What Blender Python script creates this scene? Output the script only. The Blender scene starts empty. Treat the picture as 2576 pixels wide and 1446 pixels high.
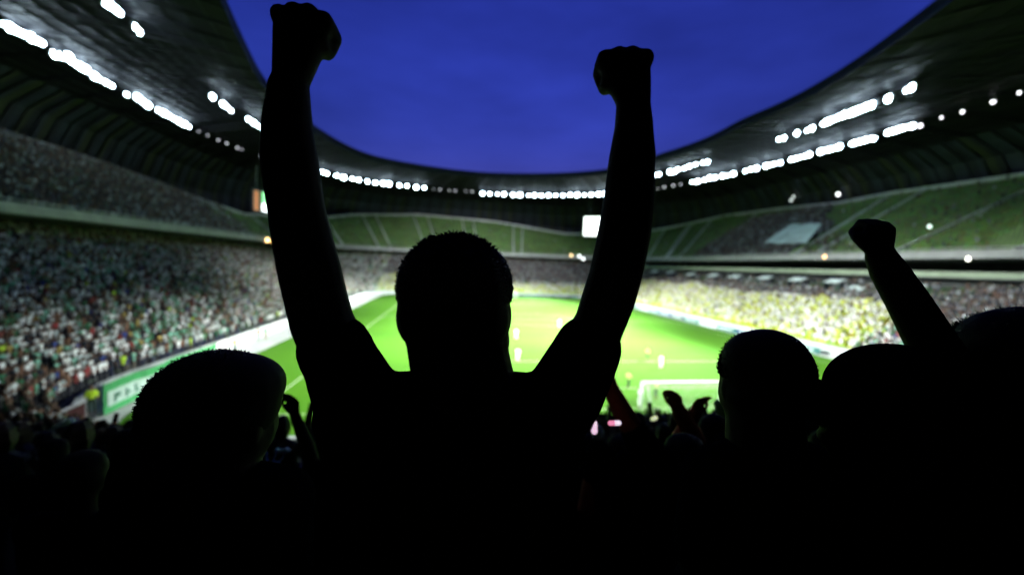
import bpy, bmesh, math, random
import numpy as np
from mathutils import Vector, Matrix, noise
random.seed(7); rng = np.random.default_rng(11)
SC = bpy.context.scene
COL = SC.collection

# ------------------------------------------------------------------ camera
FPX, CAMZ, YAW, PITCH, ROLL = 396.9, 11.917, .15, .057, .038
K = 1024 / 2576.0
_f = np.array([math.sin(YAW) * math.cos(PITCH), math.cos(YAW) * math.cos(PITCH), -math.sin(PITCH)])
_r0 = np.array([math.cos(YAW), -math.sin(YAW), 0.]); _u0 = np.cross(_r0, _f)
_r = _r0 * math.cos(ROLL) + _u0 * math.sin(ROLL); _u = -_r0 * math.sin(ROLL) + _u0 * math.cos(ROLL)
CAM = np.array([0., 0., CAMZ])
cd = bpy.data.cameras.new('camera'); cam = bpy.data.objects.new('camera', cd); COL.objects.link(cam)
cd.sensor_width = 36; cd.lens = 36 * FPX / 1024; cd.clip_start = .05; cd.clip_end = 3000
cam.matrix_world = Matrix(((_r[0], _u[0], -_f[0], 0), (_r[1], _u[1], -_f[1], 0), (_r[2], _u[2], -_f[2], CAMZ), (0, 0, 0, 1)))
cd.dof.use_dof = True; cd.dof.focus_distance = .85; cd.dof.aperture_fstop = 1.3
SC.camera = cam

# ------------------------------------------------------------------ exposure + sky
SC.view_settings.view_transform = 'Standard'; SC.view_settings.look = 'None'
SC.view_settings.exposure = 0.0; SC.view_settings.gamma = 1.0
SC.cycles.use_denoising = True
SC.cycles.max_bounces = 6; SC.cycles.diffuse_bounces = 3
W = bpy.data.worlds.new('World'); SC.world = W; W.use_nodes = True
nt = W.node_tree; nt.nodes.clear()
wo = nt.nodes.new('ShaderNodeOutputWorld'); bg = nt.nodes.new('ShaderNodeBackground')
sky = nt.nodes.new('ShaderNodeTexSky'); sky.sky_type = 'NISHITA'; sky.sun_disc = False
sky.sun_elevation = math.radians(-1.0); sky.sun_rotation = math.radians(200); sky.altitude = 0
sky.air_density = 1.0; sky.dust_density = .1; sky.ozone_density = 6.0
hs = nt.nodes.new('ShaderNodeHueSaturation'); hs.inputs['Saturation'].default_value = 1.0; hs.inputs['Value'].default_value = 1.0; hs.inputs['Hue'].default_value = .508
ns = nt.nodes.new('ShaderNodeTexNoise'); ns.inputs['Scale'].default_value = 2.2; ns.inputs['Detail'].default_value = 4
mr = nt.nodes.new('ShaderNodeMapRange'); mr.inputs[1].default_value = .3; mr.inputs[2].default_value = .7; mr.inputs[3].default_value = .76; mr.inputs[4].default_value = 1.3
mx = nt.nodes.new('ShaderNodeMix'); mx.data_type = 'RGBA'; mx.blend_type = 'MULTIPLY'; mx.inputs[0].default_value = 1
tc = nt.nodes.new('ShaderNodeTexCoord'); mp = nt.nodes.new('ShaderNodeMapping'); mp.inputs['Scale'].default_value = (1, 1, 3)
L = nt.links.new
L(tc.outputs['Generated'], mp.inputs[0]); L(mp.outputs[0], ns.inputs['Vector']); L(ns.outputs[0], mr.inputs[0])
L(sky.outputs[0], hs.inputs['Color']); L(hs.outputs[0], mx.inputs[6]); L(mr.outputs[0], mx.inputs[7])
L(mx.outputs[2], bg.inputs[0]); L(bg.outputs[0], wo.inputs[0])
SKY_STRENGTH = 1.15
bg.inputs[1].default_value = SKY_STRENGTH
SPOT_W = 360000.0

# ------------------------------------------------------------------ helpers
def ray(px, py):            # px,py: pixel of the 2576-wide photograph
    return _f + _r * (px * K - 512) / FPX + _u * (287 - py * K) / FPX
def P(px, py, d):           # point at distance d in front of the camera
    return CAM + ray(px, py) * d
def PZ(px, py, z):          # point at height z on that line
    v = ray(px, py); return CAM + v * ((z - CAMZ) / v[2])

def tag(o, label=None, cat=None, group=None, kind=None):
    if label: o['label'] = label
    if cat: o['category'] = cat
    if group: o['group'] = group
    if kind: o['kind'] = kind
    return o
def empty(name, loc, rz=0):
    o = bpy.data.objects.new(name, None); COL.objects.link(o); o.location = loc; o.rotation_euler = (0, 0, rz)
    o.empty_display_size = .2
    return o
MATS = {}
def mat(name, col, rough=.8, var=0., scale=4., emis=0, ecol=None, metal=0, bump=0., attr=None, sss=0, spec=.3, ecolattr=None):
    if name in MATS: return MATS[name]
    m = bpy.data.materials.new(name); m.use_nodes = True; t = m.node_tree; b = t.nodes['Principled BSDF']
    b.inputs['Base Color'].default_value = (*col, 1); b.inputs['Roughness'].default_value = rough
    b.inputs['Metallic'].default_value = metal; b.inputs['Specular IOR Level'].default_value = spec
    src = None
    if attr:
        a = t.nodes.new('ShaderNodeAttribute'); a.attribute_name = attr; src = a.outputs['Color']
    if var or bump:
        g = t.nodes.new('ShaderNodeNewGeometry'); n = t.nodes.new('ShaderNodeTexNoise')
        n.inputs['Scale'].default_value = scale; n.inputs['Detail'].default_value = 6; t.links.new(g.outputs['Position'], n.inputs['Vector'])
        if var:
            r = t.nodes.new('ShaderNodeMapRange'); r.inputs[1].default_value = .3; r.inputs[2].default_value = .7
            r.inputs[3].default_value = 1 - var; r.inputs[4].default_value = 1 + var; t.links.new(n.outputs[0], r.inputs[0])
            q = t.nodes.new('ShaderNodeMix'); q.data_type = 'RGBA'; q.blend_type = 'MULTIPLY'; q.inputs[0].default_value = 1
            if src: t.links.new(src, q.inputs[6])
            else: q.inputs[6].default_value = (*col, 1)
            t.links.new(r.outputs[0], q.inputs[7]); src = q.outputs[2]
        if bump:
            bp = t.nodes.new('ShaderNodeBump'); bp.inputs['Strength'].default_value = bump; bp.inputs['Distance'].default_value = .01
            t.links.new(n.outputs[0], bp.inputs['Height']); t.links.new(bp.outputs[0], b.inputs['Normal'])
    if src: t.links.new(src, b.inputs['Base Color'])
    if emis:
        b.inputs['Emission Color'].default_value = (*(ecol or col), 1); b.inputs['Emission Strength'].default_value = emis
        m.cycles.emission_sampling = 'NONE'
    MATS[name] = m
    return m

class MB:
    def __init__(s): s.v = []; s.f = []; s.m = []; s.n = 0
    def add(s, vs, fs, mi=0):
        vs = [tuple(map(float, q)) for q in vs]
        for f in fs: s.f.append(tuple(i + s.n for i in f)); s.m.append(mi)
        s.v += vs; s.n += len(vs)
    def box(s, c, size, rz=0, mi=0, mtx=None):
        x, y, z = size[0] / 2, size[1] / 2, size[2] / 2
        vs = [(a * x, b * y, d * z) for d in (-1, 1) for a, b in ((-1, -1), (1, -1), (1, 1), (-1, 1))]
        if mtx is not None: vs = [tuple(mtx @ Vector(q)) for q in vs]
        elif rz:
            ca, sa = math.cos(rz), math.sin(rz); vs = [(a * ca - b * sa, a * sa + b * ca, d) for a, b, d in vs]
        vs = [(a + c[0], b + c[1], d + c[2]) for a, b, d in vs]
        s.add(vs, [(3, 2, 1, 0), (4, 5, 6, 7), (0, 1, 5, 4), (1, 2, 6, 5), (2, 3, 7, 6), (3, 0, 4, 7)], mi)
    def tube(s, pts, rad, n=8, mi=0, cap=True):
        pts = [Vector(p) for p in pts]; rr = rad if hasattr(rad, '__len__') else [rad] * len(pts); vs = []; fs = []
        for i, p in enumerate(pts):
            t = (pts[min(i + 1, len(pts) - 1)] - pts[max(i - 1, 0)]).normalized()
            a = t.orthogonal() if i == 0 else (a - t * a.dot(t))
            a = a.normalized(); b = t.cross(a)
            for k in range(n):
                w = 2 * math.pi * k / n; vs.append(p + (a * math.cos(w) + b * math.sin(w)) * rr[i])
        for i in range(len(pts) - 1):
            for k in range(n):
                fs.append((i * n + k, i * n + (k + 1) % n, (i + 1) * n + (k + 1) % n, (i + 1) * n + k))
        if cap: fs.append(tuple(range(n - 1, -1, -1))); fs.append(tuple(range((len(pts) - 1) * n, len(pts) * n)))
        s.add(vs, fs, mi)
    def ell(s, c, r, nu=14, nv=9, mi=0, mtx=None):
        vs = []; fs = []
        for j in range(1, nv):
            ph = math.pi * j / nv
            for i in range(nu):
                th = 2 * math.pi * i / nu; vs.append(Vector((math.sin(ph) * math.cos(th) * r[0], math.sin(ph) * math.sin(th) * r[1], math.cos(ph) * r[2])))
        vs.append(Vector((0, 0, r[2]))); vs.append(Vector((0, 0, -r[2]))); T = len(vs) - 2
        for j in range(nv - 2):
            for i in range(nu): fs.append((j * nu + i, (j + 1) * nu + i, (j + 1) * nu + (i + 1) % nu, j * nu + (i + 1) % nu))
        for i in range(nu): fs.append((T, i, (i + 1) % nu)); fs.append((T + 1, (nv - 2) * nu + (i + 1) % nu, (nv - 2) * nu + i))
        if mtx is not None: vs = [mtx @ q for q in vs]
        c = Vector(c); s.add([q + c for q in vs], fs, mi)
    def cap(s, a, b, ra, rb, nu=14):     # closed tapered capsule
        a = Vector(a); b = Vector(b); ax = b - a; ln = ax.length
        if ln < 1e-5: s.ell(a, (ra,) * 3); return
        ax /= ln; u = ax.orthogonal().normalized(); w = ax.cross(u); prof = []
        for j in range(1, 6): q = math.pi / 2 * j / 5; prof.append((-ra * math.cos(q), ra * math.sin(q)))
        for j in range(0, 5): q = math.pi / 2 * j / 5; prof.append((ln + rb * math.sin(q), rb * math.cos(q)))
        vs = [a - ax * ra]; fs = []
        for h, r in prof:
            for i in range(nu): th = 2 * math.pi * i / nu; vs.append(a + ax * h + (u * math.cos(th) + w * math.sin(th)) * r)
        vs.append(b + ax * rb)
        for i in range(nu): fs.append((0, 1 + (i + 1) % nu, 1 + i))
        for j in range(len(prof) - 1):
            for i in range(nu): fs.append((1 + j * nu + i, 1 + j * nu + (i + 1) % nu, 1 + (j + 1) * nu + (i + 1) % nu, 1 + (j + 1) * nu + i))
        e = len(vs) - 1; o = 1 + (len(prof) - 1) * nu
        for i in range(nu): fs.append((e, o + i, o + (i + 1) % nu))
        s.add(vs, fs)
    def chain(s, pr):
        for (a, ra), (b, rb) in zip(pr[:-1], pr[1:]): s.cap(a, b, ra, rb)
    def build(s, name, mats, parent=None, origin=None, smooth=False):
        me = bpy.data.meshes.new(name); o_ = Vector(origin) if origin is not None else (Vector(parent.location) if parent is not None and parent.parent is None and origin is None else Vector((0, 0, 0)))
        vs = s.v
        me.from_pydata(vs, [], s.f)
        mats = mats if isinstance(mats, (list, tuple)) else [mats]
        for m in mats: me.materials.append(m)
        if len(mats) > 1: me.polygons.foreach_set('material_index', s.m)
        if smooth: me.polygons.foreach_set('use_smooth', [True] * len(me.polygons))
        me.update()
        o = bpy.data.objects.new(name, me); COL.objects.link(o)
        if parent is not None: o.parent = parent
        return o
def shift(o, v):            # move a mesh's data by v (to express world-built geometry in its parent's frame)
    o.data.transform(Matrix.Translation(Vector(v)))
def remesh(mb, name, m, vox, parent=None, smooth_it=4, base=(0, 0, 0), extra=None):
    me = bpy.data.meshes.new('tmp'); me.from_pydata(mb.v, [], mb.f); me.update()
    t = bpy.data.objects.new('tmp', me); COL.objects.link(t)
    r = t.modifiers.new('r', 'REMESH'); r.mode = 'VOXEL'; r.voxel_size = vox
    q = t.modifiers.new('s', 'SMOOTH'); q.factor = .5; q.iterations = smooth_it
    dg = bpy.context.evaluated_depsgraph_get(); out = bpy.data.meshes.new_from_object(t.evaluated_get(dg))
    bpy.data.objects.remove(t); bpy.data.meshes.remove(me)
    out.name = name; out.transform(Matrix.Translation(-Vector(base))); out.materials.clear(); out.materials.append(m)
    out.polygons.foreach_set('use_smooth', [True] * len(out.polygons))
    o = bpy.data.objects.new(name, out); COL.objects.link(o)
    if parent is not None: o.parent = parent
    return o
def copy_tree(o, parent=None):
    c = o.copy(); COL.objects.link(c); c.parent = parent
    for ch in list(o.children): copy_tree(ch, c)
    return c

_o1 = 'first second third fourth fifth sixth seventh eighth ninth tenth eleventh twelfth thirteenth fourteenth fifteenth sixteenth seventeenth eighteenth nineteenth'.split()
def ordn(n):                # 1 -> first
    if n < 20: return _o1[n - 1]
    t = {2: ('twentieth', 'twenty'), 3: ('thirtieth', 'thirty'), 4: ('fortieth', 'forty'), 5: ('fiftieth', 'fifty')}[n // 10]
    return t[0] if n % 10 == 0 else t[1] + '-' + _o1[n % 10 - 1]
# ------------------------------------------------------------------ bowl geometry
CX, CY, HX, HY, RR = 15., 85.5, 42., 61.5, 14.
def sdf(x, y):
    qx = np.abs(x - CX) - (HX - RR); qy = np.abs(y - CY) - (HY - RR)
    return np.hypot(np.maximum(qx, 0), np.maximum(qy, 0)) + np.minimum(np.maximum(qx, qy), 0) - RR
NTH = 300
# directions spaced so that ring points are fairly even along the wall
_base = []
def _perimeter():
    pts = []; ax, ay = HX - RR + 0, HY - RR; R2 = RR + 24
    n = 2000
    segs = [('l', (CX + ax, CY - ay - R2), (CX - ax, CY - ay - R2))]
    seq = []
    def arc(cx, cy, a0, a1):
        for k in range(60): a = math.radians(a0 + (a1 - a0) * k / 60); seq.append((cx + R2 * math.cos(a), cy + R2 * math.sin(a)))
    seq.append((CX + ax + R2, CY)); arc(CX + ax, CY + ay, 0, 90); arc(CX - ax, CY + ay, 90, 180); arc(CX - ax, CY - ay, 180, 270); arc(CX + ax, CY - ay, 270, 360)
    seq.append(seq[0]); seq = np.array(seq); d = np.r_[0, np.cumsum(np.hypot(*np.diff(seq, axis=0).T))]
    s = np.linspace(0, d[-1], NTH, endpoint=False)
    return np.stack([np.interp(s, d, seq[:, 0]), np.interp(s, d, seq[:, 1])], 1)
_pp = _perimeter()
TH = np.arctan2(_pp[:, 1] - CY, _pp[:, 0] - CX) % (2 * math.pi)
TH.sort()
def ringr(th, o):
    th = np.asarray(th, float); o = np.broadcast_to(np.asarray(o, float), th.shape)
    lo = np.zeros_like(th); hi = np.full_like(th, 400.)
    c, s = np.cos(th), np.sin(th)
    for _ in range(36):
        m = (lo + hi) / 2; q = sdf(CX + c * m, CY + s * m) > o; hi = np.where(q, m, hi); lo = np.where(q, lo, m)
    return np.stack([CX + c * lo, CY + s * lo], -1)
def ring(o, z, th=None):
    th = TH if th is None else th; p = ringr(th, o)
    return np.column_stack([p, np.broadcast_to(z, len(th))])
def loft(mb, rings, closed=True, mi=0, flip=False):
    n = len(rings[0]); base = [v for r in rings for v in r]; fs = []
    for j in range(len(rings) - 1):
        for i in range(n if closed else n - 1):
            a, b, c, d = j * n + i, j * n + (i + 1) % n, (j + 1) * n + (i + 1) % n, (j + 1) * n + i
            fs.append((a, b, c, d) if not flip else (d, c, b, a))
    mb.add(base, fs, mi)
TOPC = np.array([(0, 51), (9, 50), (22, 53), (34, 54), (48, 45.6), (69, 42), (87, 50), (106, 53), (120, 48), (127, 43), (149, 36), (162, 40), (171, 44), (178, 45.5), (187, 46), (220, 45), (270, 44), (310, 45), (346, 50), (360, 51)])
def otop(th): return np.interp(np.degrees(th) % 360, TOPC[:, 0], TOPC[:, 1])
lowz = lambda o: 1.35 + .4 * (o - 2)
upz = lambda o: 16.2 + .62 * (o - 24)
DEG = np.degrees

# ------------------------------------------------------------------ materials
M_conc = mat('concrete', (.20, .21, .21), .85, .25, .8)
M_concd = mat('dark_concrete', (.05, .053, .058), .9, .3, .8)
M_step = mat('terrace_concrete', (.06, .066, .066), .9, .25, .6)
M_roof = mat('roof_sheet', (.009, .0085, .014), .7, .35, .25, metal=0)
M_rib = mat('roof_steel', (.016, .015, .023), .5, .2, .5)
M_clad_a = mat('cladding_amber', (.043, .044, .028), .6, .3, .3)
M_clad_b = mat('cladding_blue', (.034, .037, .062), .6, .3, .3)
M_clad_c = mat('cladding_dark', (.02, .02, .034), .6, .3, .3)
M_fascia = mat('fascia_panel', (.32, .31, .33), .6, .15, .7)
M_white = mat('white_paint', (.75, .78, .76), .5, .06, 1.)
M_rail = mat('galvanised_rail', (.45, .44, .47), .45, .1, 2.)
M_seat = mat('green_seat', (.13, .22, .065), .55, .35, .35)

# ------------------------------------------------------------------ ground, pitch
def sheet(name, x0, x1, y0, y1, z, m, nx=1, ny=1, r=0):
    mb = MB()
    if r:
        pts = []
        for cx, cy, a0 in ((x1 - r, y1 - r, 0), (x0 + r, y1 - r, 90), (x0 + r, y0 + r, 180), (x1 - r, y0 + r, 270)):
            for k in range(9): a = math.radians(a0 + k * 11.25); pts.append((cx + r * math.cos(a), cy + r * math.sin(a), z))
        mb.add(pts, [tuple(range(len(pts)))])
    else: mb.add([(x0, y0, z), (x1, y0, z), (x1, y1, z), (x0, y1, z)], [(0, 1, 2, 3)])
    return tag(mb.build(name, m), kind='structure')
sheet('ground', -1200, 1200, -1200, 1200, -.1, mat('earth', (.03, .035, .03), .95, .3, .05))
sheet('track_surface', CX - HX - 1, CX + HX + 1, CY - HY - 1, CY + HY + 1, 0, mat('track_grey', (.42, .44, .41), .8, .15, .4), r=13)
def grass_mat():
    m = bpy.data.materials.new('pitch_grass'); m.use_nodes = True; t = m.node_tree; b = t.nodes['Principled BSDF']; b.inputs['Roughness'].default_value = .85
    b.inputs['Specular IOR Level'].default_value = .15
    g = t.nodes.new('ShaderNodeNewGeometry'); sp = t.nodes.new('ShaderNodeSeparateXYZ'); t.links.new(g.outputs['Position'], sp.inputs[0])
    md = t.nodes.new('ShaderNodeMath'); md.operation = 'PINGPONG'; md.inputs[1].default_value = 5.5; t.links.new(sp.outputs['Y'], md.inputs[0])
    rp = t.nodes.new('ShaderNodeMapRange'); rp.inputs[1].default_value = 2.4; rp.inputs[2].default_value = 3.1; t.links.new(md.outputs[0], rp.inputs[0])
    m1 = t.nodes.new('ShaderNodeMix'); m1.data_type = 'RGBA'; m1.inputs[6].default_value = (.040, .138, .004, 1); m1.inputs[7].default_value = (.045, .146, .004, 1); t.links.new(rp.outputs[0], m1.inputs[0])
    n = t.nodes.new('ShaderNodeTexNoise'); n.inputs['Scale'].default_value = .07; n.inputs['Detail'].default_value = 7; t.links.new(g.outputs['Position'], n.inputs['Vector'])
    r = t.nodes.new('ShaderNodeMapRange'); r.inputs[1].default_value = .35; r.inputs[2].default_value = .68; t.links.new(n.outputs[0], r.inputs[0])
    m2 = t.nodes.new('ShaderNodeMix'); m2.data_type = 'RGBA'; m2.inputs[7].default_value = (.050, .152, .005, 1); t.links.new(r.outputs[0], m2.inputs[0]); t.links.new(m1.outputs[2], m2.inputs[6])
    t.links.new(m2.outputs[2], b.inputs['Base Color'])
    n2 = t.nodes.new('ShaderNodeTexNoise'); n2.inputs['Scale'].default_value = 30; t.links.new(g.outputs['Position'], n2.inputs['Vector'])
    bp = t.nodes.new('ShaderNodeBump'); bp.inputs['Strength'].default_value = .3; t.links.new(n2.outputs[0], bp.inputs['Height']); t.links.new(bp.outputs[0], b.inputs['Normal'])
    return m
sheet('pitch', -23.3, 55, 27.5, 145.5, .012, grass_mat(), r=6)
M_line = mat('pitch_line_paint', (.42, .52, .32), .8, .1, 3.)
def lines():
    mb = MB(); x0, x1, y0, y1 = -14.5, 51.5, 31.5, 140.5; z = .02; w = .12
    def rect(a, b, c, d): mb.add([(a, b, z), (c, b, z), (c, d, z), (a, d, z)], [(0, 1, 2, 3)])
    for x in (x0, x1): rect(x - w / 2, y0 + w / 2, x + w / 2, y1 - w / 2)
    for y in (y0, y1, 86): rect(x0 + w, y - w / 2, x1 - w, y + w / 2)
    gx = 19.5
    for s, y in ((1, y0), (-1, y1)):
        for hw, dp in ((20.15, 16.5), (9.15, 5.5)):
            for x in (gx - hw, gx + hw): rect(x - w / 2, min(y + s * w, y + s * dp), x + w / 2, max(y + s * w, y + s * dp))
            rect(gx - hw + w, y + s * dp - w / 2, gx + hw - w, y + s * dp + w / 2)
    for k in range(48):
        a, b = k / 48 * 2 * math.pi, (k + 1) / 48 * 2 * math.pi; r0, r1 = 9.09, 9.21
        mb.add([(18.5 + r * math.cos(t), 86 + r * math.sin(t), z + .004) for r, t in ((r0, a), (r1, a), (r1, b), (r0, b))], [(0, 1, 2, 3)])
    return tag(mb.build('pitch_markings', M_line), kind='structure')
lines()

# ------------------------------------------------------------------ stadium building
stad = empty('stadium', (CX, CY, 0))
tag(stad, 'round covered football stadium bowl with two tiers under a dark ribbed ring roof', 'stadium')
def part(mb, name, m, parent=stad, smooth=False):
    o = mb.build(name, m, parent, smooth=smooth)
    if parent is stad: shift(o, -Vector(stad.location))
    else: shift(o, -Vector(stad.location))
    return o
# lower tier
mb = MB(); rings = [ring(0, -.05), ring(0, 1.5), ring(.25, 1.5), ring(.25, .9), ring(.9, .9), ring(.9, 1.1)]
o = .9; z = 1.1
LROWS = []

while o < 34.:
    rings.append(ring(o + .8, z)); LROWS.append((o + .4, z)); z += .32; o += .8
    if o < 34.: rings.append(ring(o, z))
loft(mb, rings, flip=True)
lower = part(mb, 'lower_tier', M_step)
mb = MB(); loft(mb, [ring(-.06, -.05), ring(-.06, 1.56), ring(.3, 1.56), ring(.3, 1.52)], flip=True); part(mb, 'front_wall', mat('front_wall_paint', (.40, .44, .42), .7, .2, .8))
mb = MB(); loft(mb, [ring(o, z - .32), ring(o, 15.4), ring(24.2, 15.4)], flip=True); part(mb, 'concourse_wall', M_concd)
# front wall cladding in white boards (left and far side)
# upper tier
mb = MB(); UROWS = []; rings = []; z0 = 16.2; o = 24.2; j = 0
OT = otop(TH)
rings = [ring(24.2, 15.5), ring(24.2, 16.2)]
z = 16.2
for j in range(38):
    oo = np.minimum(24.2 + .8 * (j + 1), OT); zz = 16.2 + .62 * np.minimum(.8 * j, OT - 24.2); zn = 16.2 + .62 * np.minimum(.8 * (j + 1), OT - 24.2)
    p = ringr(TH, oo); rings.append(np.column_stack([p, zz])); rings.append(np.column_stack([p, zn])); UROWS.append((24.2 + .8 * j + .4, 16.2 + .62 * .8 * j))
loft(mb, rings, flip=True); part(mb, 'upper_tier', M_step)
# parapets
def parapet(name, o, z0, z1, m, th=None, thick=.25, parent=stad):
    mb = MB(); t = TH if th is None else th
    loft(mb, [ring(o + thick, z0, t), ring(o, z0, t), ring(o, z1, t), ring(o + thick, z1, t), ring(o + thick, z0, t)], closed=th is None, flip=True)
    return part(mb, name, m)
fas = parapet('tier_fascia', 23.7, 15.7, 17.0, M_fascia)
mb = MB()       # handrail over the fascia
loft(mb, [ring(23.9, 17.45), ring(23.84, 17.39), ring(23.9, 17.33), ring(23.96, 17.39), ring(23.9, 17.45)]); 
for t in TH[::2]:
    p = ring(23.9, 17.2, np.array([t]))[0]; mb.box((p[0], p[1], 17.18), (.06, .06, .36))
part(mb, 'handrail', M_rail)
thr = np.radians(np.linspace(-40, 52, 110)) % (2 * math.pi)
parapet('box_balcony', 23.6, 12.6, 13.5, mat('balcony_panel', (.26, .31, .23), .6, .15, .6), thr)
mb = MB(); loft(mb, [ring(23.7, 12.5, thr), ring(27.0, 12.5, thr)], closed=False, flip=True); part(mb, 'box_floor', M_conc)
# top rail of upper tier
mb = MB(); q = ringr(TH, OT + .05); q2 = ringr(TH, OT + .3); zt = 16.2 + .62 * (OT - 24.2)
loft(mb, [np.column_stack([q, zt]), np.column_stack([q, zt + 1.0]), np.column_stack([q2, zt + 1.0]), np.column_stack([q2, zt - 1])], flip=True)
part(mb, 'top_parapet', mat('pale_parapet', (.55, .52, .58), .6, .15, .5))
mb = MB(); q3 = ringr(TH, OT + 4); loft(mb, [np.column_stack([q2, zt - .6]), np.column_stack([ringr(TH, np.full(NTH, 58.)), zt - .6])], flip=True); part(mb, 'rear_gangway', M_concd)
# stair aisles on the upper tier (paired pale stair walls), lower tier aisles
def aisle(mb, th, o0, o1, zf, w=.5, dz=.35):
    t = np.array([th]); a = ring(o0, 0, t)[0]; b = ring(o1, 0, t)[0]; d = (b - a)[:2]; d /= np.linalg.norm(d); n = np.array([-d[1], d[0]]) * w / 2
    A = [a[:2] + n, a[:2] - n, b[:2] - n, b[:2] + n]; Z = [zf(o0), zf(o0), zf(o1), zf(o1)]
    vs = [(p[0], p[1], z + dz + .3) for p, z in zip(A, Z)] + [(p[0], p[1], z - .2) for p, z in zip(A, Z)]
    mb.add(vs, [(0, 1, 2, 3), (0, 4, 5, 1), (1, 5, 6, 2), (2, 6, 7, 3), (3, 7, 4, 0)])
AIS = []
for pxa in (935, 968, 1060, 1092, 1172, 1198, 1292, 1314, 1700, 1706):
    v = ray(pxa, 590); # azimuth to far tier at offset ~34
    for t in np.arange(60, 300, .5):
        p = CAM + v * t
        if sdf(p[0], p[1]) > 34: AIS.append(math.atan2(p[1] - CY, p[0] - CX)); break
for k in range(0, NTH, 9):
    d = DEG(TH[k]) % 360
    if not (60 < d < 125): AIS.append(TH[k])
M_sw = mat('stair_pale', (.50, .52, .52), .8, .2, 1.)
for th in AIS:
    mb = MB()
    aisle(mb, th, 24.6, float(otop(np.array(th))) - .2, lambda o: 16.2 + .62 * (o - 24.2))
    part(mb, 'stair_wall', M_sw)
for k in range(0, NTH, 7):
    if 235 < DEG(TH[k]) < 300: continue
    mb = MB(); aisle(mb, TH[k], 2.2, 26.5, lambda o: lowz(o) + .15, .3, .1); part(mb, 'stair_rail', M_concd)
# cladding wall behind the upper tier: vertical panels
mb = MB(); NC = 840; thc = np.linspace(0, 2 * math.pi, NC, endpoint=False)
R1 = ring(58.3, 12, thc); R2 = ring(58.3, 33, thc); R3 = ring(55, 38.5, thc); R4 = ring(49, 42.3, thc)
for i in range(NC):
    j = (i + 1) % NC; k = random.random()
    g = (i // 2) % 3; k = math.sin(i // 6 * 12.9898) * 43758.5 % 1
    mi = 2 if g == 0 else (0 if (g == 1 and k < .55) else 1)
    for A, B in ((R1, R2), (R2, R3), (R3, R4)):
        a, b, c, d = A[i], A[j], B[j], B[i]
        mb.add([a, b, c, d], [(3, 2, 1, 0)], mi)
part(mb, 'rear_cladding', [M_clad_a, M_clad_b, M_clad_c])
mb = MB()
for i in range(0, NC, 4):
    pts = [R[i] * np.array([1, 1, 1]) for R in (R1, R2, R3, R4)]
    c = np.array([CX, CY]); pts = [np.array([*(p[:2] + (c - p[:2]) / np.linalg.norm(c - p[:2]) * .35), p[2] - .1]) for p in pts]
    mb.tube(pts, .16, 5)
part(mb, 'cladding_rib', M_rib)
# roof: ring from the cladding top to the opening edge
OPEN = np.array([(-29.5, 57), (-32, 66), (-34, 74), (-36.5, 92), (-35, 112), (-27, 135), (-10, 143.5), (8, 147.5), (23, 145), (36, 140), (50.5, 130), (57.5, 108), (60.5, 80), (60.5, 57), (56.5, 44), (54, 36), (44, 24), (28, 16), (8, 14), (-10, 20), (-21, 32), (-26, 46)])
def openr(th):
    a = np.arctan2(OPEN[:, 1] - CY, OPEN[:, 0] - CX) % (2 * math.pi); r = np.hypot(OPEN[:, 1] - CY, OPEN[:, 0] - CX)
    i = np.argsort(a); a = a[i]; r = r[i]; A = np.r_[a - 2 * math.pi, a, a + 2 * math.pi]; Rr = np.tile(r, 3)
    ths = np.linspace(0, 2 * math.pi, 720, endpoint=False); rr = np.interp(ths, A, Rr)
    ker = np.hanning(41); ker /= ker.sum(); rr2 = np.convolve(np.tile(rr, 3), ker, 'same')[720:1440]
    return np.interp(np.asarray(th) % (2 * math.pi), np.r_[ths, 2 * math.pi], np.r_[rr2, rr2[0]])
ROOFZ = 44.0
oc = openr(thc); OP = np.column_stack([CX + oc * np.cos(thc), CY + oc * np.sin(thc), np.full(NC, ROOFZ)])
def rmix(t):  # t=0 opening, 1 at R4
    p = OP * (1 - t) + R4 * t; p[:, 2] = ROOFZ + (R4[:, 2] - ROOFZ) * t ** 2.2 + 2.2 * math.sin(math.pi * t) * 0.7
    return p
ts = np.linspace(0, 1, 9); RM = [rmix(t) for t in ts]
mb = MB(); loft(mb, RM[::-1], flip=True)                     # underside
top = [r + np.array([0, 0, 1.2]) for r in RM]; loft(mb, top[::-1]); loft(mb, [RM[0], top[0]], flip=False)
roof = part(mb, 'roof', M_roof)
for i_, t in enumerate(np.linspace(.06, .94, 15)):
    mb = MB() if i_ == 0 else mb
    r = rmix(t) - np.array([0, 0, .25]); loft(mb, [r + np.array([0, 0, .2]), r + np.array([.12, .12, 0]), r - np.array([.12, .12, 0]), r + np.array([0, 0, .2])])
part(mb, 'purlin', M_rib, roof)
mb = MB()
for i in range(0, NC, 12):
    mb.tube([rmix(t)[i] - np.array([0, 0, .55 - .3 * abs(t - .5)]) for t in np.linspace(0, 1, 7)], .16, 4)
    mb.tube([rmix(t)[i] - np.array([0, 0, .4 + 1.2 * math.sin(math.pi * t)]) for t in np.linspace(0, 1, 7)], .12, 4)
part(mb, 'roof_truss', M_rib, roof)
mb = MB(); e = OP.copy(); mb2 = [e + np.array([0, 0, 1.35])]
loft(mb, [e + np.array([0, 0, 1.3]), OP - np.array([0, 0, .35])]); part(mb, 'roof_edge_beam', M_rib, roof)
# outer shell
mb = MB(); loft(mb, [ring(60, -.1, thc), ring(64, 20, thc), ring(60, 36, thc), R4 + np.array([0, 0, 1.2])]); part(mb, 'outer_shell', M_conc)

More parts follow.
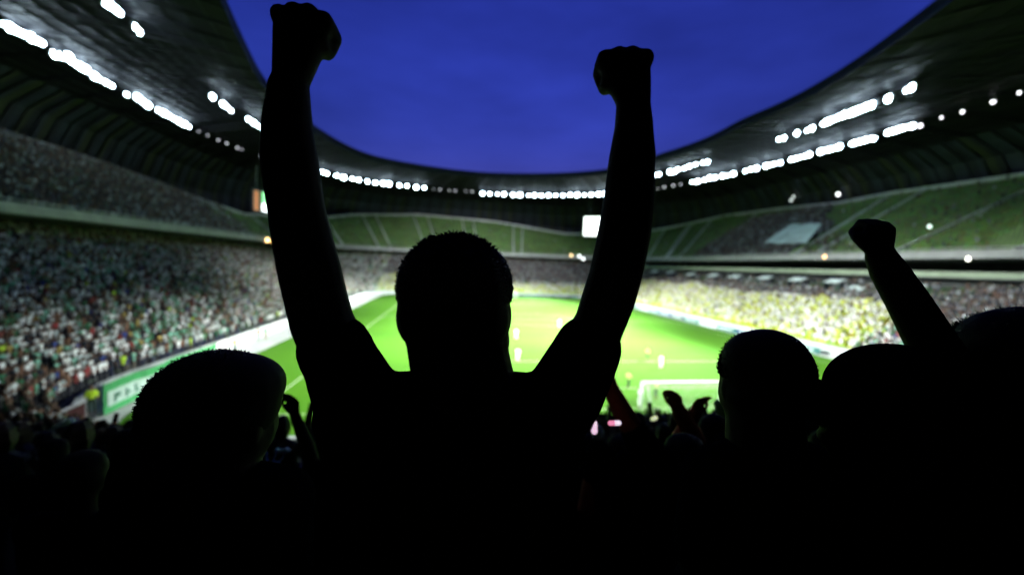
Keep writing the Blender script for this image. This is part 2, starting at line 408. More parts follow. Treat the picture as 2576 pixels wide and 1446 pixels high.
# ------------------------------------------------------------------ floodlights
M_house = mat('lamp_housing', (.12, .13, .14), .5)
M_lens = mat('lamp_lens', (.9, 1, 1), .3, emis=42, ecol=(.66, .86, 1))
M_lens2 = mat('lamp_lens_small', (.9, .9, 1), .3, emis=1.6, ecol=(.85, .85, 1))
def lamp_proto(name, label, cat, group, s, m):
    t = empty(name, (0, 0, 0)); tag(t, label, cat, group)
    mb = MB(); mb.box((0, -.12 * s, .1 * s), (1.1 * s, .35 * s, .8 * s)); mb.box((0, -.1 * s, .9 * s), (.12 * s, .12 * s, .9 * s)); mb.box((0, -.1 * s, .55 * s), (.9 * s, .1 * s, .1 * s))
    mb.build('housing', M_house, t)
    mb = MB(); mb.ell((0, .08 * s, .02 * s), (.52 * s, .3 * s, .42 * s), 12, 8); mb.build('lens', m, t, smooth=True)
    return t
big = lamp_proto('floodlight', 'white floodlight', 'floodlight', 'floodlights', 1., M_lens)
small = lamp_proto('roof_lamp', 'small dim round lamp', 'lamp', 'dim lamps', .62, M_lens2)
def between(a, b, n): return [(a[0] + (b[0] - a[0]) * k / max(n - 1, 1), a[1] + (b[1] - a[1]) * k / max(n - 1, 1)) for k in range(n)]
SETS = [
 ('long bright lamp row along the left roof', 'big', 1.25, between((8, 62), (104, 108), 8) + between((136, 137), (170, 143), 3) + between((178, 155), (214, 174), 4) + between((236, 192), (280, 215), 4) + [(318, 238)] + between((345, 245), (370, 264), 3) + between((398, 277), (474, 318), 7)),
 ('shorter inner lamp row under the left roof', 'big', 1.25, between((262, 3), (300, 32), 5) + [(338, 67), (349, 80), (533, 243), (560, 262), (569, 268), (580, 278)] + between((624, 300), (700, 350), 7)),
 ('small dim lamps where the left row ends', 'small', 1, [(500, 330), (522, 340), (549, 352), (570, 360), (597, 371), (608, 375), (655, 391)]),
 ('left half of the far lamp row', 'big', 1.45, [(790, 428), (809, 432), (822, 436), (846, 441), (864, 446), (886, 449), (902, 452), (924, 456), (944, 459), (964, 461), (978, 462), (1005, 466), (1024, 467), (1047, 471), (1067, 472)]),
 ('dim lamps amid the far row', 'small', 1, [(1090, 475), (1107, 476), (1130, 478), (1145, 479), (1172, 480), (1188, 481)]),
 ('right half of the far lamp row', 'big', 1.45, [(1214, 486), (1232, 487), (1252, 488), (1268, 488), (1291, 490), (1308, 490), (1330, 491), (1345, 491), (1362, 491), (1380, 491), (1398, 491), (1416, 491), (1434, 490), (1452, 490), (1470, 490), (1488, 489), (1506, 488), (1522, 487), (1540, 486)]),
 ('small dim lamps beside the raised right arm', 'small', 1, [(1655, 474), (1671, 470), (1694, 466), (1712, 463)]),
 ('outer lamp row along the right roof', 'big', 1.25, [(1741, 457), (1755, 456), (1773, 452), (1786, 447), (1799, 446), (1818, 442), (1830, 441), (1845, 437), (1875, 430), (1888, 426), (1903, 423), (1928, 417), (1937, 415), (1948, 412), (1963, 409)] + between((1992, 401), (2036, 389), 5) + between((2066, 381), (2112, 369), 6) + [(2143, 361), (2150, 359), (2164, 356), (2178, 352), (2193, 348), (2199, 348)] + between((2236, 333), (2282, 319), 6) + [(2296, 317)]),
 ('short inner lamp row by the raised right arm', 'big', 1.25, [(1645, 440), (1658, 438), (1686, 432), (1696, 432), (1705, 426), (1722, 423), (1735, 418), (1750, 413), (1769, 409), (1780, 407)]),
 ('upper lamp row under the right roof edge', 'big', 1.2, [(1960, 350), (1973, 347), (2006, 335), (2031, 328), (2044, 323)] + between((2071, 311), (2125, 289), 8) + between((2135, 287), (2186, 267), 8) + [(2195, 264), (2237, 248), (2281, 227), (2296, 220)]),
 ('spaced single lamps ending the outer right row', 'small2', .8, [(2316, 316), (2369, 295), (2422, 281), (2500, 255), (2565, 233)]),
]
M_lens3 = mat('lamp_lens_mid', (.9, .9, 1), .3, emis=5, ecol=(.95, .92, 1))
mid = lamp_proto('roof_lamp', 'white lamp', 'lamp', 'lamps', .9, M_lens3)
LAMPS = []
for lab, typ, sc, pts in SETS:
    proto = {'big': big, 'small': small, 'small2': mid}[typ]
    for ii, (px, py) in enumerate(pts):
        p = PZ(px, py, 43.2); c = copy_tree(proto); c.location = p
        c.rotation_euler = (0, 0, math.atan2(CY - p[1], CX - p[0]) - math.pi / 2); k = sc * (.62 + .62 * random.random()); c.scale = (k, k, k)
        tag(c, 'white roof lamp, %s from the left, %s' % (ordn(ii + 1), lab), group=lab); LAMPS.append((typ, c, p))
for ii, x in enumerate((-28, -12, 4, 22, 38, 56)):
    c = copy_tree(big); p = np.array([x, -12. + 4 * abs(x - 14) / 40, 43.2]); c.location = p; c.rotation_euler = (0, 0, math.atan2(CY - p[1], CX - p[0]) - math.pi / 2)
    tag(c, 'white floodlight, %s from the left in the roof row behind the camera' % ordn(ii + 1), group='floodlights behind the camera'); LAMPS.append(('back', c, p))
for pr in (big, small, mid):
    for ch in list(pr.children): bpy.data.objects.remove(ch)
    bpy.data.objects.remove(pr)
# the beams: light thrown on the pitch by lamps spread around the ring
bigs = [(c, p) for t, c, p in LAMPS if t == 'big']
def beam(c, p, tgt, power, ang=50, blend=.8, rad=1.5):
    ld = bpy.data.lights.new('beam', 'SPOT'); ld.energy = power; ld.spot_size = math.radians(ang); ld.spot_blend = blend; ld.shadow_soft_size = rad; ld.color = (.93, 1., .96)
    o = bpy.data.objects.new('beam', ld); COL.objects.link(o); o.parent = c
    d = Vector(tgt) - Vector(p); wm = Matrix.Translation(Vector(p) + d.normalized() * 1.6 - Vector((0, 0, .6))) @ d.to_track_quat('-Z', 'Y').to_matrix().to_4x4()
    pm = Matrix.LocRotScale(c.location, c.rotation_euler, c.scale); o.matrix_local = pm.inverted() @ wm
idx = np.linspace(3, len(bigs) - 4, 18).astype(int)
_cnt = {-1: 0, 1: 0, 0: 0}; _tot = {-1: 0, 1: 0, 0: 0}
sd = lambda p: -1 if p[0] < -20 else (1 if p[0] > 45 else 0)
for i in idx: _tot[sd(bigs[i][1])] += 1
for i in idx:
    c, p = bigs[i]
    side = -1 if p[0] < -20 else (1 if p[0] > 45 else 0)
    ty = 44 + 92 * (_cnt[side] + .5) / _tot[side]; ty = 180 - ty if side > 0 else ty; _cnt[side] += 1
    t = (CX + (15 if side < 0 else 0), ty, 0) if side else (CX + (p[0] - CX) * .5, 105, 0)
    beam(c, p, t, SPOT_W * (2.8 if side > 0 else 2.0 if side else .5), 39, 1.)

ii = 0
for t_, c, p in LAMPS:
    if t_ == 'back': 
        beam(c, p, (CX + (p[0] - CX) * .6, 54 if ii % 2 else 150, 0), SPOT_W * (1.35 if ii % 2 else 1.7), 46 if ii % 2 else 34, 1.); ii += 1

# small point lights seen on walls and in the crowd
def flash(px, py, dist_pt, label, col, s, em, cat='light', group=None, name='wall_lamp'):
    t = empty(name, dist_pt); tag(t, label, cat, group)
    mb = MB(); mb.box((0, .12 * s, 0), (.5 * s, .2 * s, .5 * s)); mb.build('housing', M_house, t)
    mb = MB(); mb.ell((0, 0, 0), (.3 * s, .25 * s, .3 * s), 10, 7); mb.build('bulb', mat('bulb_%s' % str(col), col, .3, emis=em, ecol=col), t, smooth=True)
def on_bowl(px, py, zf, off=0):
    v = ray(px, py)
    for t in np.arange(4, 330, .2):
        p = CAM + v * t; o = float(sdf(p[0], p[1]))
        if o > 0 and p[2] < zf(o): return CAM + v * (t - off)
    return p
UP = lambda o: -99 if o < 24.2 else 16.2 + .62 * (o - 24.2)
LO = lambda o: lowz(o) if o > 1 else -99
flash(0, 0, on_bowl(349, 591, LO, 1.5), 'white point of light in the left lower crowd just under the tier front', (1, .98, .85), .8, 5)
flash(0, 0, on_bowl(2435, 650, lambda o: 90 if o > 24.5 else -99, 1.), 'bright white lamp between the two balconies at the right', (1, .98, .85), 1.1, 9)
flash(0, 0, on_bowl(2338, 569, UP, 1.5), 'pale lamp among the empty green seats of the right upper tier', (.8, 1, .9), 1.2, 2.2)
flash(0, 0, on_bowl(2108, 488, lambda o: 90 if o > 55 else -99, 1.), 'round white lamp on the dark wall above the right upper tier', (.95, 1, 1), 1.7, 4)
flash(0, 0, on_bowl(1996, 494, lambda o: 90 if o > 55 else -99, 1.), 'upper one of a close pair of pale lamps on the right rear wall', (.9, 1, 1), 1.1, 2)
flash(0, 0, on_bowl(1990, 503, lambda o: 90 if o > 55 else -99, 1.), 'lower one of a close pair of pale lamps on the right rear wall', (.9, 1, 1), 1.2, 2)
flash(0, 0, on_bowl(672, 603, lambda o: 90 if o > 24.0 else -99, 1.), 'orange lamp at the left end of the tier front beside the raised left arm', (1, .6, .25), 1.8, 7)
flash(0, 0, on_bowl(686, 606, lambda o: 90 if o > 24.0 else -99, 1.), 'smaller amber lamp just right of the orange one beside the raised left arm', (1, .5, .12), 1.4, 5)
flash(0, 0, on_bowl(1437, 641, lambda o: 90 if o > 24.0 else -99, 1.), 'orange lamp under the far tier front left of the raised right arm', (1, .7, .35), 1.8, 4)
flash(0, 0, on_bowl(1457, 643, lambda o: 90 if o > 24.0 else -99, 1.), 'upper left end of the white light cluster under the far tier front', (.95, 1, 1), 1.8, 8)
flash(0, 0, on_bowl(1467, 650, lambda o: 90 if o > 24.0 else -99, 1.), 'lower right end of the white light cluster under the far tier front', (.95, 1, 1), 1.8, 8)
flash(0, 0, on_bowl(2075, 645, lambda o: 90 if o > 24.5 else -99, 1.), 'orange lamp on the right balcony left of the waving arm', (1, .6, .3), 1.6, 3)

# ------------------------------------------------------------------ screens
def screen(px0, py0, px1, py1, o_at, label, rows):
    v = ray((px0 + px1) / 2, (py0 + py1) / 2)
    for t in np.arange(60, 330, .5):
        c = CAM + v * t
        if sdf(c[0], c[1]) > o_at: break
    w = (px1 - px0) * t * .001; h = (py1 - py0) * t * .001
    e = empty('video_screen', c, math.atan2(CY - c[1], CX - c[0]) - math.pi / 2 + math.pi); tag(e, label, 'screen')
    mb = MB(); mb.box((0, .35, 0), (w + .8, .6, h + .8)); mb.box((-w * .3, .3, h * .5 + 3.5), (.2, .2, 7)); mb.box((w * .3, .3, h * .5 + 3.5), (.2, .2, 7)); mb.build('frame', M_house, e)
    for (x0, x1, y0, y1, col, em) in rows:
        mb = MB(); mb.box(((x0 + x1 - 1) / 2 * w, 0, (y0 + y1 - 1) / 2 * h), ((x1 - x0) * w, .08, (y1 - y0) * h)); mb.build('display', mat('disp%s' % str(col), col, .4, emis=em, ecol=col), e)
screen(638, 482, 682, 530, 26, 'video screen with orange, green and white panels beside the raised left arm', [(0, .28, 0, 1, (.75, .30, .15), .5), (.48, 1, .42, 1, (.35, 1, .45), 1.2), (.48, 1, 0, .4, (.95, 1, 1), 3)])
screen(1469, 545, 1530, 592, 26, 'glowing white video screen behind the raised right arm', [(0, 1, 0, 1, (.92, 1, .95), 3)])

# ------------------------------------------------------------------ crowd and seats
def lp_person(pose, legs=True):
    V = []; F = []; C = []
    def rings_(cs, n, col, capt=True):      # cs: (x,y,z,rx,ry)
        b = len(V)
        for (x, y, z, rx, ry) in cs:
            for k in range(n): a = 2 * math.pi * (k + .5) / n; V.append((x + rx * math.cos(a), y + ry * math.sin(a), z))
        for j in range(len(cs) - 1):
            for k in range(n): F.append((b + j * n + k, b + j * n + (k + 1) % n, b + (j + 1) * n + (k + 1) % n, b + (j + 1) * n + k)); C.append(col)
        t = b + (len(cs) - 1) * n
        for k in range(1, n - 1, 2):
            F.append((t, t + k, t + k + 1, t + min(k + 2, n - 1))); C.append(col)
    lean = .05 * (pose % 3 - 1)
    rings_([(0, 0, .82, .16, .11), (0, 0, 1.05, .15, .1), (lean, 0, 1.3, .21, .13), (lean, 0, 1.42, .19, .1), (lean, 0, 1.48, .06, .06)], 6, 1)
    rings_([(lean, .01, 1.46, .05, .05), (lean, .02, 1.56, .085, .095), (lean, .02, 1.63, .09, .105)], 6, 0)
    rings_([(lean, -.01, 1.60, .097, .11), (lean, -.005, 1.69, .09, .1), (lean, 0, 1.75, .045, .055)], 6, 3)
    def limb(pts, c1):
        for (a, b, col) in pts:
            a = Vector(a); b = Vector(b); d = (b - a).normalized(); u = d.orthogonal().normalized(); w = d.cross(u); b0 = len(V)
            for q, r in ((a, .05), (b, .04)):
                for k in range(4): V.append(tuple(q + (u * math.cos(k * math.pi / 2) + w * math.sin(k * math.pi / 2)) * r))
            for k in range(4): F.append((b0 + k, b0 + (k + 1) % 4, b0 + 4 + (k + 1) % 4, b0 + 4 + k)); C.append(col)
            F.append((b0 + 7, b0 + 6, b0 + 5, b0 + 4)); C.append(col)
    for s in (-1, 1):
        sh = (s * .2 + lean, 0, 1.4)
        p = pose if pose < 4 else (1 if s > 0 else 0)
        if p == 0: e = (s * .26, .02, 1.13); h = (s * .22, .16, .92)
        elif p == 1: e = (s * .34, .05, 1.58); h = (s * .30, .1, 1.86)
        elif p == 2: e = (s * .25, .12, 1.15); h = (s * .05, .34, 1.3)
        else: e = (s * .27, .08, 1.16); h = (s * .12, .26, 1.05)
        limb([(sh, e, 1), (e, h, 0)], 0)
    if legs:
        for s in (-1, 1): rings_([(s * .1, 0, 0, .07, .08), (s * .1, 0, .45, .075, .08), (s * .085, 0, .86, .09, .1)], 4, 2)
    return np.array(V), F, np.array(C)
PROT = [lp_person(p) for p in range(5)]; PROTF = [lp_person(p, False) for p in range(5)]
SKIN = [(.28, .16, .11), (.22, .12, .08), (.34, .22, .16), (.16, .09, .06)]
HAIR = [(.02, .015, .01), (.05, .03, .02), (.03, .02, .02), (.10, .06, .03), (.30, .32, .30)]
TROU = [(.02, .025, .05), (.03, .03, .035), (.05, .06, .09), (.10, .09, .07)]
PAL = {
 'mixed': [((.80, .84, .82), 32, 'white'), ((.42, .49, .48), 22, 'pale grey'), ((.03, .035, .045), 19, 'black'), ((.45, .70, .05), 1.5, 'lime'), ((.05, .18, .09), 15, 'green'), ((.20, .46, .34), 12, 'mint green'), ((.20, .11, .07), 6, 'brown'), ((.28, .05, .05), 3, 'red'), ((.04, .07, .24), 4, 'blue'), ((.42, .33, .10), 2, 'mustard')],
 'pale': [((.80, .84, .74), 50, 'white'), ((.66, .78, .16), 22, 'lime'), ((.45, .52, .10), 12, 'olive'), ((.42, .48, .44), 12, 'pale grey'), ((.04, .05, .06), 6, 'black')],  # brightness of the floodlit lower rows is put into these clothes
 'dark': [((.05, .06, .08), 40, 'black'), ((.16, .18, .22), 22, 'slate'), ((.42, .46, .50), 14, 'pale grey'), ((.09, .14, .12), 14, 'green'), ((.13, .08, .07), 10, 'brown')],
 'near': [((.012, .013, .016), 70, 'black'), ((.02, .022, .03), 30, 'navy')],  # backlit darkness of the near rows is put into their clothes
}
cand = []      # x,y,z,facing,palette,dist
seatsU = []; seatsL = []
def row_points(o, z, step):
    t = np.linspace(0, 2 * math.pi, 3000, endpoint=False); p = ringr(t, np.full(3000, o)); s = np.r_[0, np.cumsum(np.hypot(*np.diff(np.vstack([p, p[:1]]), axis=0).T))]
    n = int(s[-1] / step); q = (np.arange(n) + .5) * step; pp = np.vstack([p, p[:1]])
    x = np.interp(q, s, pp[:, 0]); y = np.interp(q, s, pp[:, 1]); e = .05
    gx = (sdf(x + e, y) - sdf(x - e, y)); gy = (sdf(x, y + e) - sdf(x, y - e)); L_ = np.hypot(gx, gy); return x, y, gx / L_, gy / L_
def infront(x, y, z, m=60):
    v = np.stack([x, y, z], -1) - CAM; d = v @ _f; u = 512 + FPX * (v @ _r) / np.maximum(d, .01); w = 287 - FPX * (v @ _u) / np.maximum(d, .01)
    return (d > 1.2) & (u > -m) & (u < 1024 + m) & (w > -m) & (w < 574 + m + 20), d, u / K, w / K
nz = lambda x, y, s=.12: noise.noise(Vector((x * s, y * s, 3.3)))
for tier, rows in (('L', LROWS), ('U', UROWS)):
    for (o, z) in rows:
        x, y, gx, gy = row_points(o, z, .60); th = np.degrees(np.arctan2(y - CY, x - CX)) % 360
        ok, d, u, w = infront(x, y, np.full_like(x, z + 1))
        if tier == 'U': ok &= o < otop(np.radians(th)) - .4
        if tier == 'L' and o > 24.: ok &= (y > 12) & ((x < 10) | (y > 130))
        for i in np.nonzero(ok)[0]:
            X, Y, T = x[i], y[i], th[i]; seatc = None; occ = 0; pal = 'mixed'
            if tier == 'L':
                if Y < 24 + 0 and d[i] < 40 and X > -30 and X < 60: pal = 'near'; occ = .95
                elif X < -26: occ = .95; pal = 'mixed'
                elif Y > 146:
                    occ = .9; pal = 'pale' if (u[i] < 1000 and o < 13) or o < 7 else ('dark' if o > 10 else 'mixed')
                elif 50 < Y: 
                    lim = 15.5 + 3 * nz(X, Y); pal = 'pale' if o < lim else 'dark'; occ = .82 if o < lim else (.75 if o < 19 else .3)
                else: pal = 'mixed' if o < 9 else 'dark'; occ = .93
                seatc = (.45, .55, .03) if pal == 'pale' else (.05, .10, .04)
            else:
                e1 = 4 * nz(X, Y, .08)
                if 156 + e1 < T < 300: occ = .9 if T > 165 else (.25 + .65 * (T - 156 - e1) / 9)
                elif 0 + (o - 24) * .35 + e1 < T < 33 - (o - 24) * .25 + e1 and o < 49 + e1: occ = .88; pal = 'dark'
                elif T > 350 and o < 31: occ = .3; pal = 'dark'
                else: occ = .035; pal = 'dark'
                seatc = (.13, .22, .065)
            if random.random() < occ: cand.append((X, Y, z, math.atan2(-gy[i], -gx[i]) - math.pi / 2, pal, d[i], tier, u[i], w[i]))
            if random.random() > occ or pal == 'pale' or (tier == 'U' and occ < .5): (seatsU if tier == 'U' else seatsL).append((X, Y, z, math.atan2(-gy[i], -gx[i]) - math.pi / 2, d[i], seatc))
print('candidates', len(cand), 'seats', len(seatsU), len(seatsL))

def bulk(name, items, protos, label, m):      # items: (x,y,z,rot,scale,protoindex,[colours])
    vv = []; fa = []; cc = []; off = 0
    from collections import defaultdict
    byp = defaultdict(list)
    for it in items: byp[it[5]].append(it)
    for pi, its in byp.items():
        V, F, C = protos[pi]; F4 = np.array([f if len(f) == 4 else (*f, f[-1]) for f in F]); n = len(its)
        X = np.array([(a[0], a[1], a[2]) for a in its]); r = np.array([a[3] for a in its]); s = np.array([a[4] for a in its])
        c, sn = np.cos(r), np.sin(r)
        VX = (V[None, :, 0] * c[:, None] - V[None, :, 1] * sn[:, None]) * s[:, None] + X[:, 0:1]
        VY = (V[None, :, 0] * sn[:, None] + V[None, :, 1] * c[:, None]) * s[:, None] + X[:, 1:2]
        VZ = V[None, :, 2] * s[:, None] + X[:, 2:3]
        vv.append(np.stack([VX, VY, VZ], -1).reshape(-1, 3)); fa.append((F4[None] + (np.arange(n) * len(V))[:, None, None]).reshape(-1, 4) + off); off += n * len(V)
        cols = np.array([a[6] for a in its]); cc.append(cols[:, C].reshape(-1, 3))
    vv = np.concatenate(vv); fa = np.concatenate(fa); cc = np.concatenate(cc)
    me = bpy.data.meshes.new(name); me.vertices.add(len(vv)); me.vertices.foreach_set('co', vv.astype(np.float32).ravel())
    me.loops.add(fa.size); me.loops.foreach_set('vertex_index', fa.astype(np.int32).ravel())
    me.polygons.add(len(fa)); me.polygons.foreach_set('loop_start', (np.arange(len(fa)) * 4).astype(np.int32))
    try: me.polygons.foreach_set('loop_total', np.full(len(fa), 4, np.int32))
    except Exception: pass
    me.update(calc_edges=True)
    a = me.attributes.new('Col', 'FLOAT_COLOR', 'FACE'); a.data.foreach_set('color', np.column_stack([cc, np.ones(len(cc))]).astype(np.float32).ravel())
    me.materials.append(m); o = bpy.data.objects.new(name, me); COL.objects.link(o); tag(o, label, name.replace('_', ' '), kind='stuff'); return o
M_crowd = mat('crowd_cloth', (.5, .5, .5), .9, attr='Col', spec=.1)
M_seatc = mat('seat_plastic', (.5, .5, .5), .5, attr='Col', var=.25, scale=.25)
def pick(pal):
    P_ = PAL[pal]; w = [q[1] for q in P_]; q = random.choices(P_, w)[0]; v = .75 + .5 * random.random()
    return tuple(min(.85, c * v) for c in q[0]), q[2], q[0]
# choose individuals: nearest ones
near = [c for c in cand if c[4] == 'near']
near.sort(key=lambda c: c[5])
def blocked(c): return 780 < c[7] < 1540 and c[8] > 900
near = [c for c in near if not (712 < c[7] < 800 and c[1] > 1.4)]
HI = [c for c in near if c[1] > 1.4 and c[1] < 4.2 and 0 < c[7] < 2576]
MID = [c for c in near if c[1] >= 4.2 and c[1] < 9 and -60 < c[7] < 2640 and not blocked(c)]
mset = set(map(id, HI)) | set(map(id, MID))
rest = [c for c in cand if c[4] != 'near' and c[7] > 0 and c[7] < 2570 and c[8] > 600 and c[5] < 70]
rest.sort(key=lambda c: c[5]); MID = MID[:130]; mset = set(map(id, HI)) | set(map(id, MID))
NL = max(0, 292 - len(HI) - len(MID)); LEFT = rest[:NL]; mset |= set(map(id, LEFT))
print('hi', len(HI), 'mid', len(MID), 'left', len(LEFT))
POSE = ['with arms down', 'with both arms up', 'clapping', 'with folded arms', 'with one arm up']
cache = {}
def lp_object(c, zone):
    pose = random.choices(range(5), [5, 1.5, 3, 3, 1.5])[0]; col, cname, base = pick(c[4] if zone != 'near end' else 'near'); ski = random.randrange(2); key = (pose, cname, zone)
    if (key, ski) not in cache:
        V, F, C = PROT[pose]; mb = MB(); mb.v = [tuple(v) for v in V]; mb.f = list(F); mb.m = [int(q) for q in C]
        sk = SKIN[ski] if zone != 'near end' else (.03, .016, .011)  # near end skin holds the backlit darkness in its colour
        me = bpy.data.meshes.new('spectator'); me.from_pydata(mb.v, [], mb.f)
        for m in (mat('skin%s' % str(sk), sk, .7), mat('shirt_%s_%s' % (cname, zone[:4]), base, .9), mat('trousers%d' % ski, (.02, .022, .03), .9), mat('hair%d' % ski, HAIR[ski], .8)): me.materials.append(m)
        me.polygons.foreach_set('material_index', mb.m); cache[(key, ski)] = me
    o = bpy.data.objects.new('spectator', cache[(key, ski)]); COL.objects.link(o)
    o.location = (c[0] + random.uniform(-.08, .08), c[1] + random.uniform(-.08, .08), c[2]); o.rotation_euler = (0, 0, c[3] + random.uniform(-.3, .3)); k = .93 + .14 * random.random(); o.scale = (k, k, k)
    pl = 'dark rows below the cheering man' if zone == 'near end' else '%s lower tier' % zone
    tag(o, 'spectator in a %s top %s, %s' % (cname, POSE[pose], pl), 'person', '%s spectators %s, %s tier' % (cname, POSE[pose], zone))
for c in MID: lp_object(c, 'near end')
for c in LEFT: lp_object(c, 'left' if c[0] < 10 else 'right')
items = []
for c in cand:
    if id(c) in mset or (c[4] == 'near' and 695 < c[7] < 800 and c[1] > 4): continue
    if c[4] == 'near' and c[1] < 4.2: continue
    col, _, _ = pick(c[4]); sk = random.choice(SKIN) if c[4] != 'near' else (.03, .016, .011)  # near rows get the same skin with backlit shade in it
    if c[6] == 'U' and c[0] < 10: col, _, _ = pick('dark')  # dim light of the upper left tier put into darker clothes
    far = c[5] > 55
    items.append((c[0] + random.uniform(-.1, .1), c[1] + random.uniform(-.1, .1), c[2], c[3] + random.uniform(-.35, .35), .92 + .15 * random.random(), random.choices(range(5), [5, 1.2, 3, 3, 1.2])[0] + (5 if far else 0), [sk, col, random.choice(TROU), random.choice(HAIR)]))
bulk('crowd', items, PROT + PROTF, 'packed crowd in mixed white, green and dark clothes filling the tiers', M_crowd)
# seats
def seat_proto():
    mb = MB(); mb.box((0, .05, .43), (.44, .38, .05)); mb.box((0, -.17, .66), (.44, .05, .42)); return np.array(mb.v), mb.f, np.zeros(len(mb.f), int)
SP = [seat_proto()]
seatsU.sort(key=lambda s: s[4]); ind = [s for s in seatsU if s[4] < 110][:290]; si = set(map(id, ind))
seat_me = None
for s in ind:
    if seat_me is None:
        mb = MB(); mb.box((0, .05, .43), (.44, .38, .05)); mb.box((0, -.17, .66), (.44, .05, .42)); seat_me = bpy.data.meshes.new('folding_chair'); seat_me.from_pydata(mb.v, [], mb.f); seat_me.materials.append(M_seat)
    o = bpy.data.objects.new('folding_chair', seat_me); COL.objects.link(o); o.location = s[:3]; o.rotation_euler = (0, 0, s[3])
    tag(o, 'empty green plastic chair in the nearer part of the right upper tier', 'chair', 'empty green seats, near part of the right upper tier')
rest_s = [s for s in seatsU if id(s) not in si]
bulk('seat_rows', [(s[0], s[1], s[2], s[3], 1., 0, [tuple(c * (.7 + .6 * random.random()) for c in s[5])]) for s in rest_s + seatsL], SP, 'rows of empty green and yellowish seats in the tiers', M_seatc)

# ------------------------------------------------------------------ goal
def goal(x, y, name_lab, d=1, net=True):
    g = empty('football_goal', (x + 3.66, y, 0)); tag(g, name_lab, 'goal')
    mb = MB(); mb.tube([(-3.66, 0, 0), (-3.66, 0, 2.34)], .10, 10); mb.build('post', M_white, g, smooth=True)
    mb = MB(); mb.tube([(3.66, 0, 0), (3.66, 0, 2.34)], .10, 10); mb.build('post', M_white, g, smooth=True)
    mb = MB(); mb.tube([(-3.72, 0, 2.44), (3.72, 0, 2.44)], .10, 10); mb.build('crossbar', M_white, g, smooth=True)
    mb = MB(); s = -d
    for X in (-3.6, 3.6): mb.tube([(X, 0, 2.42), (X, s * .9, 2.36), (X, s * 2.0, .06)], .03, 6)
    mb.tube([(-3.6, s * 2.0, .05), (3.6, s * 2.0, .05)], .03, 6); mb.build('net_frame', M_white, g)
    mb = MB(); w = .0035; st = .2
    def cord(a, b): mb.tube([a, b], w, 3, cap=False)
    n = int(7.2 / st)
    for k in range(n + 1):
        X = -3.6 + 7.2 * k / n; cord((X, 0, 2.4), (X, s * .9, 2.34)); cord((X, s * .9, 2.34), (X, s * 1.97, .05))
    for k in range(7): q = s * .9 * k / 6; cord((-3.6, q, 2.4 - .06 * k / 6), (3.6, q, 2.4 - .06 * k / 6))
    for k in range(18):
        t = k / 17; q = s * (.9 + 1.07 * t); Z = 2.34 + (.05 - 2.34) * t; cord((-3.6, q, Z), (3.6, q, Z))
        for X in (-3.6, 3.6): cord((X, 0, Z), (X, q, Z))
    for X in (-3.6, 3.6):
        for k in range(13):
            q = s * 1.97 * k / 12; zz = 2.38 if abs(q) < .9 else 2.34 + (.05 - 2.34) * (abs(q) - .9) / 1.07; cord((X, q, .05), (X, q, zz))
    mb.build('net', mat('net_cord', (.8, .82, .8), .8), g)
    return g
goal(16.1, 31.0, 'white football goal with its net at the near end of the pitch', 1)
goal(15.8, 141.0, 'small distant white football goal at the far end of the pitch', -1)

# ------------------------------------------------------------------ boards, barrier, banners
M_bteal = mat('board_teal', (.03, .12, .11), .5, .2, .5); M_bdark = mat('board_dark', (.03, .05, .07), .5, .2, .5); M_bpale = mat('board_pale', (.45, .55, .50), .5, .15, .5)
def board(x, y, rz, L_, H, panel_m, label, marks=(), mm=None, group=None, tilt=0):
    e = empty('advertising_board', (x, y, 0.012), rz); tag(e, label, 'advertising board', group)
    mb = MB(); mb.box((0, 0, H / 2 + .08), (L_, .06, H)); mb.build('panel', panel_m, e)
    mb = MB()
    for s in (-.35, .35): mb.box((s * L_, .28, .04), (.06, .5, .06)); mb.box((s * L_, .06, H * .4), (.05, .05, H * .7))
    mb.build('bracket', M_house, e)
    if marks:
        mb = MB()
        for (a, b, c, d) in marks: mb.box(((a + c) / 2, -.035, (b + d) / 2 + .08), (c - a, .012, d - b))
        mb.box(((marks[0][0] + marks[-1][2]) / 2, -.036, marks[0][1] + .06), (marks[-1][2] - marks[0][0], .008, .05))
        mb.build('marking', mm, e)
    return e
k = 0
cols = [(M_bteal, 'teal'), (M_bdark, 'black'), (mat('board_navy', (.03, .05, .13), .5, .2, .5), 'navy'), (M_bteal, 'teal'), (M_bpale, 'pale')]
yy = 55.
while yy < 128:
    m_, cn = cols[k % 5]; marks = [(-2.2 + 1.1 * j, .35, -1.5 + 1.1 * j, .65) for j in range(4)]
    board(55.6, yy, -math.pi / 2, 5.9, .95, m_, '%s advertising board, %s from the near end of the line by the right touchline' % (cn, ordn(int((yy - 55) / 6) + 1)), marks, M_bpale if cn != 'pale' else M_bdark, group='%s boards by the right touchline' % cn)
    yy += 6; k += 1
xx = -18.
while xx < 52:
    board(xx, 146.1, 0, 5.9, .9, M_bdark if k % 3 else M_bteal, '%s board, %s from the left in the line behind the far goal' % ('dark' if k % 3 else 'teal', ordn(int((xx + 18) / 6) + 1)), [(-2 + 1.2 * j, .4, -1.4 + 1.2 * j, .6) for j in range(3)], M_bpale, group='%s boards behind the far goal' % ('dark' if k % 3 else 'teal')); xx += 6; k += 1
